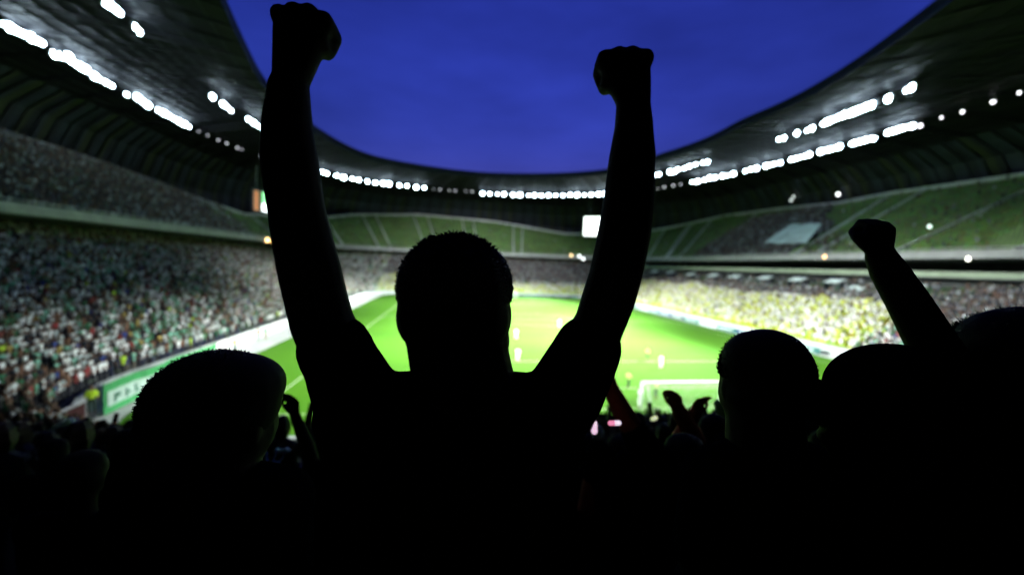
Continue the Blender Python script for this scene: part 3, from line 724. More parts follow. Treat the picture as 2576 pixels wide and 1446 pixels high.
# white boards on the front wall of the left stand, far stand
yy = 50.; k = 0
MW = [mat('board_white_warm', (.78, .74, .72), .6, .05, .5), mat('board_white_cool', (.72, .78, .76), .6, .05, .5), mat('board_white_mint', (.62, .74, .66), .6, .05, .5)]
while yy < 132:
    n = k % 3; lab = ['warm white', 'cool white', 'pale mint'][n]
    e = empty('wall_board', (CX - HX + .12, yy, 0)); tag(e, '%s board, %s from the near end on the front wall of the left stand' % (lab, ordn(int((yy - 50) / 5.59) + 1)), 'wall board', '%s boards on the left stand wall' % lab)
    mb = MB(); mb.box((0, 0, 1.0), (.06, 5.2, 1.15)); mb.build('panel', MW[n], e)
    mb = MB(); mb.box((0, 0, .36), (.1, 5.3, .08)); mb.box((0, 0, 1.64), (.1, 5.3, .08)); mb.build('frame', M_rail, e)
    yy += 5.6; k += 1
xx = -22.
while xx < 50:
    e = empty('wall_board', (xx, CY + HY - .12, 0)); tag(e, 'pale board, %s from the left on the front wall of the far stand' % ordn(int((xx + 22) / 6) + 1), 'wall board', 'pale boards on the far stand wall')
    mb = MB(); mb.box((0, 0, .95), (5.5, .06, 1.1)); mb.build('panel', MW[1 + k % 2], e); mb = MB(); mb.box((0, 0, .34), (5.6, .1, .08)); mb.build('frame', M_rail, e); xx += 6; k += 1
# green banner with white field at the near left corner
M_bg = mat('banner_green', (.045, .28, .09), .6, .15, 1.5); M_bw = mat('banner_white', (.40, .52, .46), .6, .12, 1.5); M_bd = mat('banner_letter', (.02, .14, .08), .6)
def cloth_banner():
    a = PZ(262, 1042, .15); b = np.array([a[0] - .5, a[1] + 14.5, .15])
    e = empty('banner', (a[0], a[1], 0)); tag(e, 'long green banner with a white lettered field tied along the wall at the left corner', 'banner')
    def strip(z0, z1, s0, s1, m, name, off=0):
        mb = MB(); n = 24; vs = []; fs = []
        for i in range(n + 1):
            s = s0 + (s1 - s0) * i / n; p = (b - a) * s; w = .1 * math.sin(s * 21) + .05 * math.sin(s * 50)
            for z in (z0, z1):
                vs.append((p[0] + w + off, p[1], z + .06 * math.sin(s * 14))); vs.append((p[0] + w + off - .03, p[1], z + .06 * math.sin(s * 14)))
        for i in range(n): 
            q = i * 4; fs += [(q, q + 4, q + 6, q + 2), (q + 3, q + 7, q + 5, q + 1), (q + 2, q + 6, q + 7, q + 3), (q + 1, q + 5, q + 4, q)]
        mb.add(vs, fs); mb.build(name, m, e)
    strip(.1, 2.35, 0, 1, M_bg, 'cloth'); strip(.62, 1.72, .015, .97, M_bw, 'white_field', .035)
    for g in range(11):
        mb = MB(); s = .05 + g * .082; p = (b - a) * s; w = .1 * math.sin(s * 21) + .05 * math.sin(s * 50) + .06; hgt = .62; y = p[1]; X = p[0] + w
        for (dy, z0, dyw, z1) in [(0, .85, .16, .85 + hgt)] + ([(.3, .85 + hgt * .5, .5, .85 + hgt)] if g % 3 == 0 else [(.16, .85 + hgt * .4, .45, .85 + hgt * .6)] if g % 3 == 1 else [(.16, .85, .5, 1.0)]):
            mb.box((X, y + (dy + dyw) / 2, (z0 + z1) / 2), (.03, dyw - dy, z1 - z0))
        mb.build('letter', M_bd, e)
cloth_banner()
# big white crowd banner in the right upper tier
def upper_banner():
    q = [(1921, 610), (1990, 562), (2068, 560), (2026, 612)]
    pts = [on_bowl(a, b, lambda o: -99 if o < 24.2 else upz(o) + 1.9) for a, b in q]
    c = sum(pts) / 4; e = empty('crowd_banner', c); tag(e, 'large pale grey banner spread over the crowd in the right upper tier', 'banner')
    n = 14; vs = []; fs = []
    for i in range(n + 1):
        for j in range(n + 1):
            s, t = i / n, j / n; p = pts[0] * (1 - s) * (1 - t) + pts[3] * s * (1 - t) + pts[1] * (1 - s) * t + pts[2] * s * t
            vs.append(tuple(p - c + np.array([0, 0, .35 * noise.noise(Vector((s * 4, t * 4, 0)))])))
    for i in range(n):
        for j in range(n): a = i * (n + 1) + j; fs.append((a, a + 1, a + n + 2, a + n + 1))
    m = len(vs); vs += [(x, y, z - .04) for x, y, z in vs]; fs += [tuple(m + k for k in reversed(f)) for f in fs]
    mb = MB(); mb.add(vs, fs); mb.build('cloth', mat('banner_cloth', (.42, .55, .52), .8, .3, .35), e, smooth=True)
upper_banner()
# white entrance canopies at the top of the right lower tier
M_can = mat('canopy_white', (.62, .72, .70), .5, .08, 1.)
for j, (px, py) in enumerate([(1646, 681), (1687, 683), (1737, 687), (1794, 690), (1850, 693), (1925, 696), (2007, 700), (2101, 704), (2156, 722)]):
    p = on_bowl(px, py, lambda o: -99 if o < 21.0 else 90); rz = math.atan2(-(0), -1) if p[1] < 133 else math.atan2(133 - p[1], 43 - p[0])
    e = empty('entrance_canopy', (p[0], p[1], p[2]), rz - math.pi / 2)
    tag(e, 'white sloping canopy panel, %s from the left in its row on the right stand' % ['first', 'second', 'third', 'fourth', 'fifth', 'sixth', 'seventh', 'eighth', 'ninth'][j], 'canopy', 'white canopies on the right stand')
    mb = MB(); mb.add([(-1.7, 1.0, -.45), (1.7, 1.0, -.45), (1.7, -1.0, .35), (-1.7, -1.0, .35), (-1.7, 1.0, -.53), (1.7, 1.0, -.53), (1.7, -1.0, .27), (-1.7, -1.0, .27)], [(0, 3, 2, 1), (4, 5, 6, 7), (0, 1, 5, 4), (1, 2, 6, 5), (2, 3, 7, 6), (3, 0, 4, 7)]); mb.build('panel', M_can, e)
    mb = MB(); mb.box((-1.75, -.1, -1.3), (.1, 1.7, 1.5)); mb.box((1.75, -.1, -1.3), (.1, 1.7, 1.5)); mb.box((0, -.9, -1.3), (3.4, .1, 1.5)); mb.build('side_wall', M_bdark, e)
# handrail by the near left corner
a = PZ(215, 1005, 2.6); b = PZ(105, 1057, 2.6)
e = empty('stair_railing', (a[0], a[1], 0)); tag(e, 'pale sloping railing beside the yellow jacketed steward at lower left', 'railing')
mb = MB(); A = Vector(a) - Vector((a[0], a[1], 0)); B = Vector(b) - Vector((a[0], a[1], 0)); mb.tube([A, B], .07, 8); mb.build('top_rail', M_rail, e, smooth=True)
mb = MB()
for t in (.02, .5, .98): q = A.lerp(B, t); mb.tube([(q.x, q.y, .9), q], .04, 6)
mb.build('post', M_rail, e)
mb = MB(); q = [A - Vector((0, 0, .12)), B - Vector((0, 0, .12)), B - Vector((0, 0, 1.2)), A - Vector((0, 0, 1.2))]
n = Vector((.03, 0, 0)); mb.add([*q, *[v + n for v in q]], [(0, 1, 2, 3), (7, 6, 5, 4), (0, 4, 5, 1), (1, 5, 6, 2), (2, 6, 7, 3), (3, 7, 4, 0)]); mb.build('cloth', mat('maroon_cloth', (.05, .012, .014), .9), e)

# ------------------------------------------------------------------ people (bodies are voxel-fused single surfaces)
def vec(a): return Vector((float(a[0]), float(a[1]), float(a[2])))
HZ = [1.0]; JW = [.93]
def head_shapes(mb, c, r, fwd, up=Vector((0, 0, 1))):     # c centre of cranium, r half width
    f = fwd.normalized(); s = f.cross(up).normalized(); M3 = Matrix((s, f, up)).transposed()
    def e(x, y, z, a, b, c_): mb.ell(c + s * x * r + f * y * r + up * z * r, (a * r, b * r, c_ * r), 16, 11, mtx=M3)
    e(0, -.08, .12, 1, 1.18, min(1.12, HZ[0])); e(0, .1, -.45, JW[0], 1.0, .95); e(0, .42, -1.05, .55, .55, .38)
    e(0, .25, -.85, .72, .7, .5)
    e(0, 1.13, -.35, .13, .16, .30); e(0, 1.22, -.55, .17, .15, .10)          # nose
    e(0, .98, .02, .62, .14, .10)                                             # brow
    e(0, 1.02, -.86, .30, .10, .06); e(0, 1.0, -.96, .27, .10, .07)           # lips
    for q in (-1, 1): e(q * .36, .98, -.14, .14, .1, .09); e(q * .95, -.08, -.28, .09, .2, .3)   # eyes, ears
    return M3
def hair_tufts(mb, c, r, fwd, n, ln, seed=1, zmin=-.2):
    R_ = random.Random(seed); f = fwd.normalized(); s = f.cross(Vector((0, 0, 1))).normalized()
    for k in range(n):
        th = R_.uniform(0, 2 * math.pi); z = R_.uniform(zmin, 1); q = math.sqrt(max(0, 1 - z * z)); x = q * math.cos(th); y = q * math.sin(th)
        if y > .55 and z < .35: continue
        p = c + s * x * r * 1.02 + f * (y * 1.17 - .08) * r + Vector((0, 0, (z * .98 + .12) * r)); nrm = (s * x + f * y * .9 + Vector((0, 0, z))).normalized()
        t = (nrm * R_.uniform(.25, .8) + Vector((R_.uniform(-1, 1), R_.uniform(-1, 1), R_.uniform(-.6, .8))) * .8).normalized()
        L_ = ln * R_.uniform(.15, 1.) ** 1.5 * 1.7 * (.3 + .7 * min(1, max(0, z + .1))); mb.tube([p - nrm * .004, p + (t * .5 + nrm * .2) * L_, p + t * L_], [.0013, .001, .0003], 3)
def hand_shapes(mb, wrist, palm_dir, across, out, size=1., curl=1.3, spread=0, thumb=1):
    """palm_dir: wrist->knuckles, across: thumb side, out: direction fingers curl towards"""
    pd, ac, ou = [v.normalized() for v in (palm_dir, across, out)]; k = size
    for t in (-.028, -.009, .009, .028): mb.cap(wrist + pd * .012 * k + ac * t * .7 * k, wrist + pd * .075 * k + ac * t * k, .017 * k, .0155 * k, 10)
    lens = [.030, .044, .048, .043]
    for j, t in enumerate((-.034, -.0115, .0115, .034)):
        base = wrist + pd * .083 * k + ac * t * k; p = base; ang = curl * .6 + .05 * j; d0 = pd + ac * spread * (t / .034) * .3
        r0 = (.0098 if j == 0 else .0112) * k
        for seg, (l, da) in enumerate(((lens[j], 0), (lens[j] * .72, curl), (lens[j] * .55, curl * .8))):
            ang += da if seg else 0; d = (d0.normalized() * math.cos(ang) + ou * math.sin(ang)); q = p + d * l * k; mb.cap(p, q, r0 * (1 - .08 * seg), r0 * (.92 - .08 * seg), 10); p = q
    a = wrist + pd * .022 * k + ac * .034 * k * thumb; b = a + (pd * .7 + ac * .45 * thumb + ou * .5).normalized() * .045 * k; c = b + (pd * .55 - ac * .25 * thumb + ou * .7).normalized() * .035 * k; d = c + (pd * .3 - ac * .7 * thumb + ou * .5).normalized() * .028 * k
    mb.cap(a, b, .018 * k, .0145 * k, 10); mb.cap(b, c, .0135 * k, .0125 * k, 10); mb.cap(c, d, .012 * k, .0105 * k, 10)

SK_D = mat('silhouette_skin', (.011, .006, .005), .8, .15, 30, spec=.1); CL_B = mat('silhouette_black', (.003, .003, .0035), 1., .2, 40, spec=.0, bump=.2); HR_B = mat('silhouette_hair', (.004, .004, .004), .8, spec=.08)  # silhouettes: backlit darkness is put into skin, cloth and hair colours
TR_B = mat('silhouette_denim', (.003, .0035, .005), 1., .2, 60, spec=.0)  # trousers carry the same backlit darkness in their colour
def person(label, head, r, fwd, neck, shoulders, arms, floor, hips, body_r, vox=.009, sleeve=.35, group=None, hair='short', cap=None, skin=None, shirt=None, trousers=None, name='person', tuft=3000, cat='person', neck_r=None, sh_r=.062, legs=None, hairm=None, long_=False, hz=1.1, tl=.1):
    """arms: list of (chain [(point, radius)...], hand dict or None); a single fused body, clothing and hair are children"""
    skin = skin or SK_D; shirt = shirt or CL_B; trousers = trousers or TR_B
    hp = vec(hips); base = Vector((hp.x, hp.y, floor)); e = empty(name, base); tag(e, label, cat, group)
    body = MB(); cl = MB(); tr = MB(); H = vec(head)
    head_shapes(body, H, r, fwd); nk = vec(neck); nr = neck_r or r * .62
    body.cap(H - Vector((0, 0, r * .5)) - fwd.normalized() * r * .12, nk, nr, nr * 1.08)
    sl, sr = [vec(q) for q in shoulders]; mid_ = (sl + sr) / 2; w = (sr - sl) / 2
    for (m_, g) in ((body, 0), (cl, .010)):
        for q in (sl, sr):
            m_.cap(q, nk + (q - nk) * .18 - Vector((0, 0, .03)), sh_r + g, nr * .8 + g)
            m_.cap(q + (mid_ - q) * .28 - Vector((0, 0, .09)), hp + (q - mid_) * .42 + Vector((0, 0, .15)), body_r * .72 + g, body_r * .62 + g)
        m_.cap(mid_ - Vector((0, 0, .08)), hp + Vector((0, 0, .12)), body_r * .85 + g, body_r * .8 + g)
        m_.cap(hp + w * .35, hp - w * .35, body_r * .82 + g, body_r * .82 + g)
    for chain, hand in arms:
        ch = [(vec(p), rr) for p, rr in chain]; body.chain(ch)
        if sleeve > 0:
            tot = sum((b[0] - a[0]).length for a, b in zip(ch[:-1], ch[1:])); lim = tot * sleeve; acc = 0; sc_ = [(ch[0][0], ch[0][1] + .008)]
            for a, b in zip(ch[:-1], ch[1:]):
                l = (b[0] - a[0]).length
                if acc + l >= lim: t = (lim - acc) / l; sc_.append((a[0].lerp(b[0], t), a[1] + (b[1] - a[1]) * t + .009)); break
                acc += l; sc_.append((b[0], b[1] + .008))
            cl.chain(sc_)
        if hand: hand_shapes(body, vec(hand['w']), vec(hand['pd']), vec(hand['ac']), vec(hand['ou']), hand.get('k', 1.), hand.get('curl', 1.35), hand.get('spread', 0), hand.get('thumb', 1))
    wn = w.normalized(); side = Vector((wn.x, wn.y, 0)).normalized()
    if legs is None:
        legs = []
        for q in (-1, 1):
            top = hp + side * q * .09; foot = Vector((top.x, top.y, floor + .05)) + side * q * .03; kn = top.lerp(foot, .52) + Vector((0, .02, 0)); legs.append((top, kn, foot))
    ff = Vector((fwd.x, fwd.y, 0)).normalized()
    for top, kn, foot in legs:
        top, kn, foot = vec(top), vec(kn), vec(foot)
        body.chain([(top, .082), (kn, .056), (foot + Vector((0, 0, .04)), .036)]); body.cap(foot - ff * .03, foot + ff * .15, .042, .034)
        tr.chain([(top, .097), (kn, .070), (foot + Vector((0, 0, .07)), .056)])
    tr.cap(hp + w * .35, hp - w * .35, body_r * .82 + .014, body_r * .82 + .014)
    remesh(body, 'body', skin, vox, e, 3, base); remesh(cl, 'shirt', shirt, vox * 1.3, e, 2, base); remesh(tr, 'trousers', trousers, max(vox * 1.6, .014), e, 2, base)
    f = fwd.normalized(); s = f.cross(Vector((0, 0, 1))).normalized(); M3 = Matrix((s, f, Vector((0, 0, 1)))).transposed()
    if cap is None:
        hb = MB(); hb.ell(H + f * -.17 * r + Vector((0, 0, .2 * r)), (1.02 * r, 1.14 * r, hz * r), 20, 14, mtx=M3); hb.ell(H + f * -.3 * r - Vector((0, 0, .25 * r)), (.98 * r, .92 * r, .75 * r), 20, 12, mtx=M3)
        for q_ in (-1, 1): hb.ell(H + s * q_ * .33 * r - f * .1 * r + Vector((0, 0, .32 * r)), (.70 * r, .85 * r, (hz - .20) * r), 18, 12, mtx=M3); hb.ell(H + s * q_ * .30 * r - f * .2 * r - Vector((0, 0, .30 * r)), (.72 * r, .8 * r, .7 * r), 18, 12, mtx=M3)
        if long_: hb.ell(H + f * -.35 * r - Vector((0, 0, .9 * r)), (1.05 * r, .8 * r, 1.3 * r), 20, 12, mtx=M3)
        ho = remesh(hb, 'hair', hairm or HR_B, max(.008, vox), e, 1, base)
        if tuft:
            tb = MB(); hair_tufts(tb, H + Vector((0, 0, .06 * r)), r * 1.0, fwd, tuft, r * tl, seed=int(abs(H.x * 977)) + 3); t = tb.build('hair_strands', hairm or HR_B, ho); shift(t, -base)
    else: cap(H, r, f, s, M3, e, base)
    return e

def PX(*a): return vec(P(*a))
def rr_(r, d): return r * d * .001
FW = vec(_f); RT = vec(_r0); UPV = Vector((0, 0, 1)); Fh = Vector((FW.x, FW.y, 0)).normalized()
ROWZ = LROWS[28][1] if len(LROWS) > 28 else 10.3
def floor_at(y):            # tread height of the near end terrace at distance y in front of the lens
    o = 24 - y; return min(LROWS, key=lambda q: abs(q[0] - o))[1]
be = empty('bench', (.5, .75, 0)); tag(be, 'long dark wooden bench the foreground people stand on', 'bench')
_bz = min(LROWS, key=lambda q: abs(q[0] - 23.28))[1]
mb = MB(); mb.box((0, 0, _bz + .43), (5.2, .62, .06)); mb.build('plank', CL_B, be)
for q in (-2.4, -.8, .8, 2.4): mb = MB(); mb.box((q, 0, _bz + .2), (.08, .5, .398)); mb.build('leg', CL_B, be)
BENCH = _bz + .46
# 1. the cheering man
D = .72
def C(pts, d=D): return [(P(a, b, dd if dd else d), rr_(r, dd if dd else d)) for a, b, r, dd in pts]
la = C([(900, 995, 95, .74), (858, 905, 80, .74), (813, 815, 75, .735), (794, 740, 74, .73), (779, 675, 74, .725), (764, 610, 71, .72), (746, 520, 66, .71), (729, 400, 67, .70), (723, 320, 59, .70), (727, 225, 49, .70)])
ra = C([(1420, 988, 88, .74), (1464, 905, 78, .74), (1507, 815, 64, .735), (1530, 750, 67, .73), (1548, 690, 66, .72), (1571, 580, 66, .71), (1583, 480, 62, .70), (1590, 395, 58, .70), (1594, 320, 48, .70), (1593, 255, 42, .70)])
def man_fist(mb, cx, cy, w, h, d, mirror, knuck, wrist, thumb):
    for q in range(4):
        t = (q - 1.5) / 1.5; x = cx + t * w * .36; y = cy + knuck[q]
        a = PX(cx + t * w * .22, y + h * .55, d); b = PX(x, y, d - .004); rad = rr_(w * .17, d)
        mb.cap(a, b, rad, rad, 12); c = b + Fh * .036 - UPV * .008; mb.cap(b, c, rad, rad * .95, 12); g = c - UPV * .026 - Fh * .004; g = g + RT * (-t * .009); mb.cap(c, g, rad * .95, rad * .9, 12); mb.cap(g, g - Fh * .022 - UPV * .004, rad * .9, rad * .8, 12)
    mb.cap(PX(cx - w * .12, cy + h * .35, d), PX(*wrist, d), rr_(w * .33, d), rr_(44, d), 14); mb.cap(PX(cx + w * .12, cy + h * .35, d), PX(*wrist, d), rr_(w * .33, d), rr_(44, d), 14)
    ths = [PX(*p, d + .012 * i) for i, p in enumerate(thumb)]
    for i in range(len(ths) - 1): mb.cap(ths[i], ths[i + 1], rr_(25 - 2 * i, d), rr_(23 - 2 * i, d), 12)
_old = head_shapes
def hs_man(mb, c, r, fwd, up=Vector((0, 0, 1))):
    JW[0] = 1.0; M3 = _old(mb, c, r, fwd, up); JW[0] = .93; mb.ell(c + RT * .10 * r - UPV * .75 * r, (.93 * r, .85 * r, .7 * r), 18, 12, mtx=M3)
    man_fist(mb, 760, 44, 150, 95, .70, 1, [-6, -12, -9, 10], (733, 195), [(765, 150), (798, 118), (800, 92), (776, 90)])
    man_fist(mb, 1573, 146, 138, 75, .70, -1, [2, -6, -7, 0], (1593, 245), [(1578, 225), (1550, 192), (1543, 165), (1565, 152)])
head_shapes = hs_man
hips = PX(1165, 1750, .76); fl = BENCH
person('person cheering with both fists raised, seen from behind, silhouetted in a short-sleeved shirt', P(1147, 752, .72), rr_(137, .72), Fh, P(1172, 985, .74), (P(900, 1045, .74), P(1376, 1045, .74)),
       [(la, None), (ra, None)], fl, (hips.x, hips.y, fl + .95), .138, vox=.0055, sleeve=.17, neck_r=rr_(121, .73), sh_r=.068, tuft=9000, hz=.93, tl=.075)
head_shapes = _old
# 2. left neighbour, bushy hair, shoulder sloping to the left
d = .82; hd = P(548, 1022, d); r = rr_(130, d)
def hood(H, r_, f, s, M3, e, base):
    hb = MB(); hb.ell(H + Vector((0, 0, .12 * r_)), (1.12 * r_, 1.1 * r_, .98 * r_), 22, 14, mtx=M3); hb.ell(H - s * .25 * r_ - f * .2 * r_ - Vector((0, 0, .5 * r_)), (1.1 * r_, .95 * r_, .8 * r_), 20, 12, mtx=M3)
    hb.ell(H - s * .95 * r_ - f * .1 * r_ - Vector((0, 0, .75 * r_)), (.55 * r_, .6 * r_, .5 * r_), 20, 12, mtx=M3); hb.ell(H + s * .2 * r_ + f * .1 * r_ + Vector((0, 0, .38 * r_)), (.93 * r_, 1.0 * r_, .66 * r_), 20, 12, mtx=M3)
    ho = remesh(hb, 'hair', HR_B, .008, e, 2, base); tb = MB(); hair_tufts(tb, H - Vector((0, 0, .02 * r_)), r_ * .99, f, 7000, r_ * .065, 5, -.5); t = tb.build('hair_strands', HR_B, ho); shift(t, -base)
fl2 = BENCH
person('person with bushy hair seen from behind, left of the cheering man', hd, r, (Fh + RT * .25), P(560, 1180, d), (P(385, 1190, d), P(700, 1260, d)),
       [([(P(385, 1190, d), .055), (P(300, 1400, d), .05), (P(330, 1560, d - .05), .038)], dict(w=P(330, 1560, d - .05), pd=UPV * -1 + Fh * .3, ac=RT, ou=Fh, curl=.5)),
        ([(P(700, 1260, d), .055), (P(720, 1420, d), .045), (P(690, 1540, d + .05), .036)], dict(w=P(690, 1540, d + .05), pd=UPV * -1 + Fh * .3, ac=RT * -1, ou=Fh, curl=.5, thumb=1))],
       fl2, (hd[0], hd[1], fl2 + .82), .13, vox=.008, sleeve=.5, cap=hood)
# 3. right neighbour
d = .95; hd = P(1916, 950, d); r = rr_(98, d); fl3 = BENCH
person('person with short hair in silhouette seen from behind, just right of the goal', hd, r, Fh, P(1925, 1120, d), (P(1790, 1200, d), P(2075, 1200, d)),
       [([(P(1790, 1200, d), .055), (P(1745, 1380, d), .045), (P(1790, 1560, d + .06), .035)], dict(w=P(1790, 1560, d + .06), pd=UPV * -1, ac=RT, ou=Fh, curl=.5)),
        ([(P(2075, 1200, d), .055), (P(2110, 1380, d), .045), (P(2070, 1560, d + .06), .035)], dict(w=P(2070, 1560, d + .06), pd=UPV * -1, ac=RT * -1, ou=Fh, curl=.5))],
       fl3, (hd[0], hd[1], fl3 + .9), .14, vox=.008, sleeve=.4, tuft=5000, tl=.09, neck_r=rr_(84, d))
# 4. capped person, brim to the left
d = .84; hd = P(2235, 1015, d); r = rr_(125, d); fl4 = BENCH; fdir = (RT * -1 + Fh * .55).normalized()
def bcap(H, r_, f, s, M3, e, base):
    hb = MB(); hb.ell(H + Vector((0, 0, .25 * r_)) - f * .1 * r_, (1.06 * r_, 1.2 * r_, .98 * r_), 22, 14, mtx=M3); o_ = remesh(hb, 'cap', CL_B, .008, e, 2, base)
    bb = MB(); n = 12; vs = []; fs = []
    for i in range(n + 1):
        a = -1.15 + 2.3 * i / n
        for q, rad, zz in ((0, .98, .28), (1, 1.62 - .12 * abs(a), .10 - .10 * abs(a))):
            for th_ in (0, -.012):
                p = H + (f * math.cos(a) * (rad if q else rad) * 1.05 + s * math.sin(a) * .92 * (1 if q == 0 else 1.0)) * r_ + Vector((0, 0, zz * r_ + th_)); vs.append(p)
    for i in range(n): q = i * 4; fs += [(q, q + 4, q + 6, q + 2), (q + 3, q + 7, q + 5, q + 1), (q + 2, q + 6, q + 7, q + 3), (q + 1, q + 5, q + 4, q)]
    bb.add(vs, fs); b_ = bb.build('brim', CL_B, o_, smooth=True); shift(b_, -base)
person('person in a peaked cap turned towards the left, between two heads at the right', hd, r, fdir, P(2235, 1180, d), (P(2095, 1250, d), P(2380, 1230, d)),
       [([(P(2095, 1250, d), .055), (P(2060, 1420, d), .045), (P(2100, 1570, d + .06), .035)], dict(w=P(2100, 1570, d + .06), pd=UPV * -1, ac=RT, ou=Fh, curl=.5)),
        ([(P(2380, 1230, d), .055), (P(2400, 1420, d), .045), (P(2370, 1570, d + .06), .035)], dict(w=P(2370, 1570, d + .06), pd=UPV * -1, ac=RT * -1, ou=Fh, curl=.5))],
       fl4, (hd[0], hd[1], fl4 + .9), .14, vox=.008, cap=bcap)
# 5. person at the right edge with raised fist
d = .95; hd = P(2545, 925, d); r = rr_(122, d); fl5 = BENCH
arm5 = [(P(2455, 1060, d), .066), (P(2400, 960, d), .058), (P(2337, 850, d), .048), (P(2282, 755, d), .042), (P(2236, 682, d), .037), (P(2216, 645, d), .031)]
person('person at the right edge raising one clenched fist beside the head', hd, r, Fh, P(2545, 1090, d), (P(2440, 1100, d), P(2700, 1140, d)),
       [(arm5, dict(w=P(2214, 643, d), pd=UPV * 1. - RT * .05, ac=RT * -1, ou=Fh, k=.80, curl=1.5, thumb=1)),
        ([(P(2700, 1140, d), .06), (P(2740, 1350, d), .045), (P(2700, 1540, d + .05), .036)], dict(w=P(2700, 1540, d + .05), pd=UPV * -1, ac=RT * -1, ou=Fh, curl=.5))],
       fl5, (hd[0], hd[1], fl5 + .92), .15, vox=.007, sleeve=.2, tuft=4000)
# 6. spectators of the next rows (prototypes copied), backlit darkness is in their colours
def proto_near(kind, label, group):
    s = {'down': [([(-.19, 0, 1.43), (-.25, .02, 1.15), (-.2, .18, .98)], -1), ([(.19, 0, 1.43), (.25, .02, 1.15), (.2, .18, .98)], 1)],
         'clap': [([(-.19, 0, 1.43), (-.25, .12, 1.18), (-.05, .32, 1.32)], -1), ([(.19, 0, 1.43), (.25, .12, 1.18), (.05, .32, 1.32)], 1)],
         'fold': [([(-.19, 0, 1.43), (-.27, .06, 1.2), (.02, .2, 1.12)], -1), ([(.19, 0, 1.43), (.27, .06, 1.2), (-.02, .22, 1.17)], 1)]}[kind]
    arms = []
    for pts, q in s:
        pts = [Vector(p) for p in pts]; hd_ = (pts[2] - pts[1]).normalized()
        arms.append(([(pts[0], .055), (pts[1], .042), (pts[2], .03)], dict(w=pts[2], pd=hd_, ac=Vector((-q, 0, .2)), ou=Vector((0, 1, -.3)), curl=.7)))
    return person(label, (0, .02, 1.66), .083, Vector((0, 1, 0)), (0, 0, 1.47), ((-.18, 0, 1.42), (.18, 0, 1.42)), arms, 0, (0, 0, .92), .125, vox=.016, sleeve=.45, name='spectator', tuft=0, group=group, long_=(kind == 'fold'))
G = {}
for kd, lab in (('down', 'silhouetted spectator with arms down, back view, in the rows below the cheering man'), ('clap', 'silhouetted spectator clapping, back view, in the rows below the cheering man'), ('fold', 'long-haired silhouetted spectator, back view, in the rows below the cheering man')):
    G[kd] = [proto_near(kd, lab, lab.split(' in the')[0] + 's'), 0]
for c in HI:
    # leave room for the people in front of the lens
    kd = random.choice(['down', 'clap', 'fold']); pr = G[kd]; o = pr[0] if pr[1] == 0 else copy_tree(pr[0]); pr[1] += 1
    k = .9 + .1 * random.random(); o.location = (c[0] + random.uniform(-.05, .05), c[1] + random.uniform(-.06, .06), c[2]); o.rotation_euler = (0, 0, c[3] + random.uniform(-.25, .25)); o.scale = (k, k, k)
# 7. raised arms and hands in the dark rows
RED = mat('warm_skin', (.30, .06, .03), .8, .15, 30, spec=.1)
def reacher(label, chain_px, d, pd, ac, ou, hk=1., curl=.6, spread=0, rs=(.05, .042, .03), head_px=None, skin=None, sleeve=.3, thumb=1, shirt=None):
    sh = P(*chain_px[0], d); hx = P(*head_px, d) if head_px is not None else None; fl_ = floor_at(sh[1]); s = 1 if hx[0] > sh[0] else -1
    o2 = vec(sh) + RT * s * .36; hz = Vector((hx[0], hx[1], hx[2]))
    arm = [(P(*c, d), r_) for c, r_ in zip(chain_px, rs)]
    sh2 = [tuple(vec(sh)), tuple(o2)] if s > 0 else [tuple(o2), tuple(vec(sh))]
    hp = (vec(sh) + o2) / 2; zt = max(sh[2] - fl_, .9)
    other = [(o2, .05), (o2 + RT * s * .05 - UPV * .27, .042), (o2 + RT * s * .0 - UPV * .45 + Fh * .14, .03)]
    return person(label, hz, .085, Fh, (hz.x, hz.y, hz.z - .2), sh2, [(arm, dict(w=arm[-1][0], pd=pd, ac=ac, ou=ou, k=hk, curl=curl, spread=spread, thumb=thumb)), (other, dict(w=other[-1][0], pd=UPV * -1 + Fh, ac=RT * -s, ou=Fh, curl=.6))],
                  fl_, (hp.x, hp.y, fl_ + zt * .62), .125, vox=.011, sleeve=sleeve, tuft=0, skin=skin, shirt=shirt)
reacher('person raising a curled hand between the bushy head and the cheering man', [(800, 1230), (772, 1120), (741, 1040)], 2.1, UPV + RT * -.15, RT * -1, RT * -1 + Fh * .3, hk=.8, curl=.75, head_px=(860, 1130), rs=(.05, .038, .026))
reacher('person holding up a reddish forearm in front of the football goal', [(1770, 1150), (1738, 1085), (1708, 1030)], 1.9, UPV + RT * -.3, RT * -1, RT * -.4 + Fh, curl=1.1, hk=.75, head_px=(1850, 1160), skin=RED, rs=(.055, .046, .036), sleeve=.2)
reacher('person holding up a reddish hand at the right post of the goal', [(1690, 1150), (1722, 1082), (1745, 1040)], 1.95, UPV + RT * .35, RT, RT * 1 + Fh * .3, curl=.8, head_px=(1640, 1165), skin=RED, rs=(.05, .042, .032), sleeve=.2, hk=.7)
reacher('person stretching a thick dark red arm up beside the torso of the cheering man', [(1618, 1120), (1572, 1045), (1535, 975)], 1.7, UPV + RT * -.4, RT * -1, Fh, curl=.8, head_px=(1720, 1150), skin=RED, rs=(.055, .046, .036), sleeve=.25)

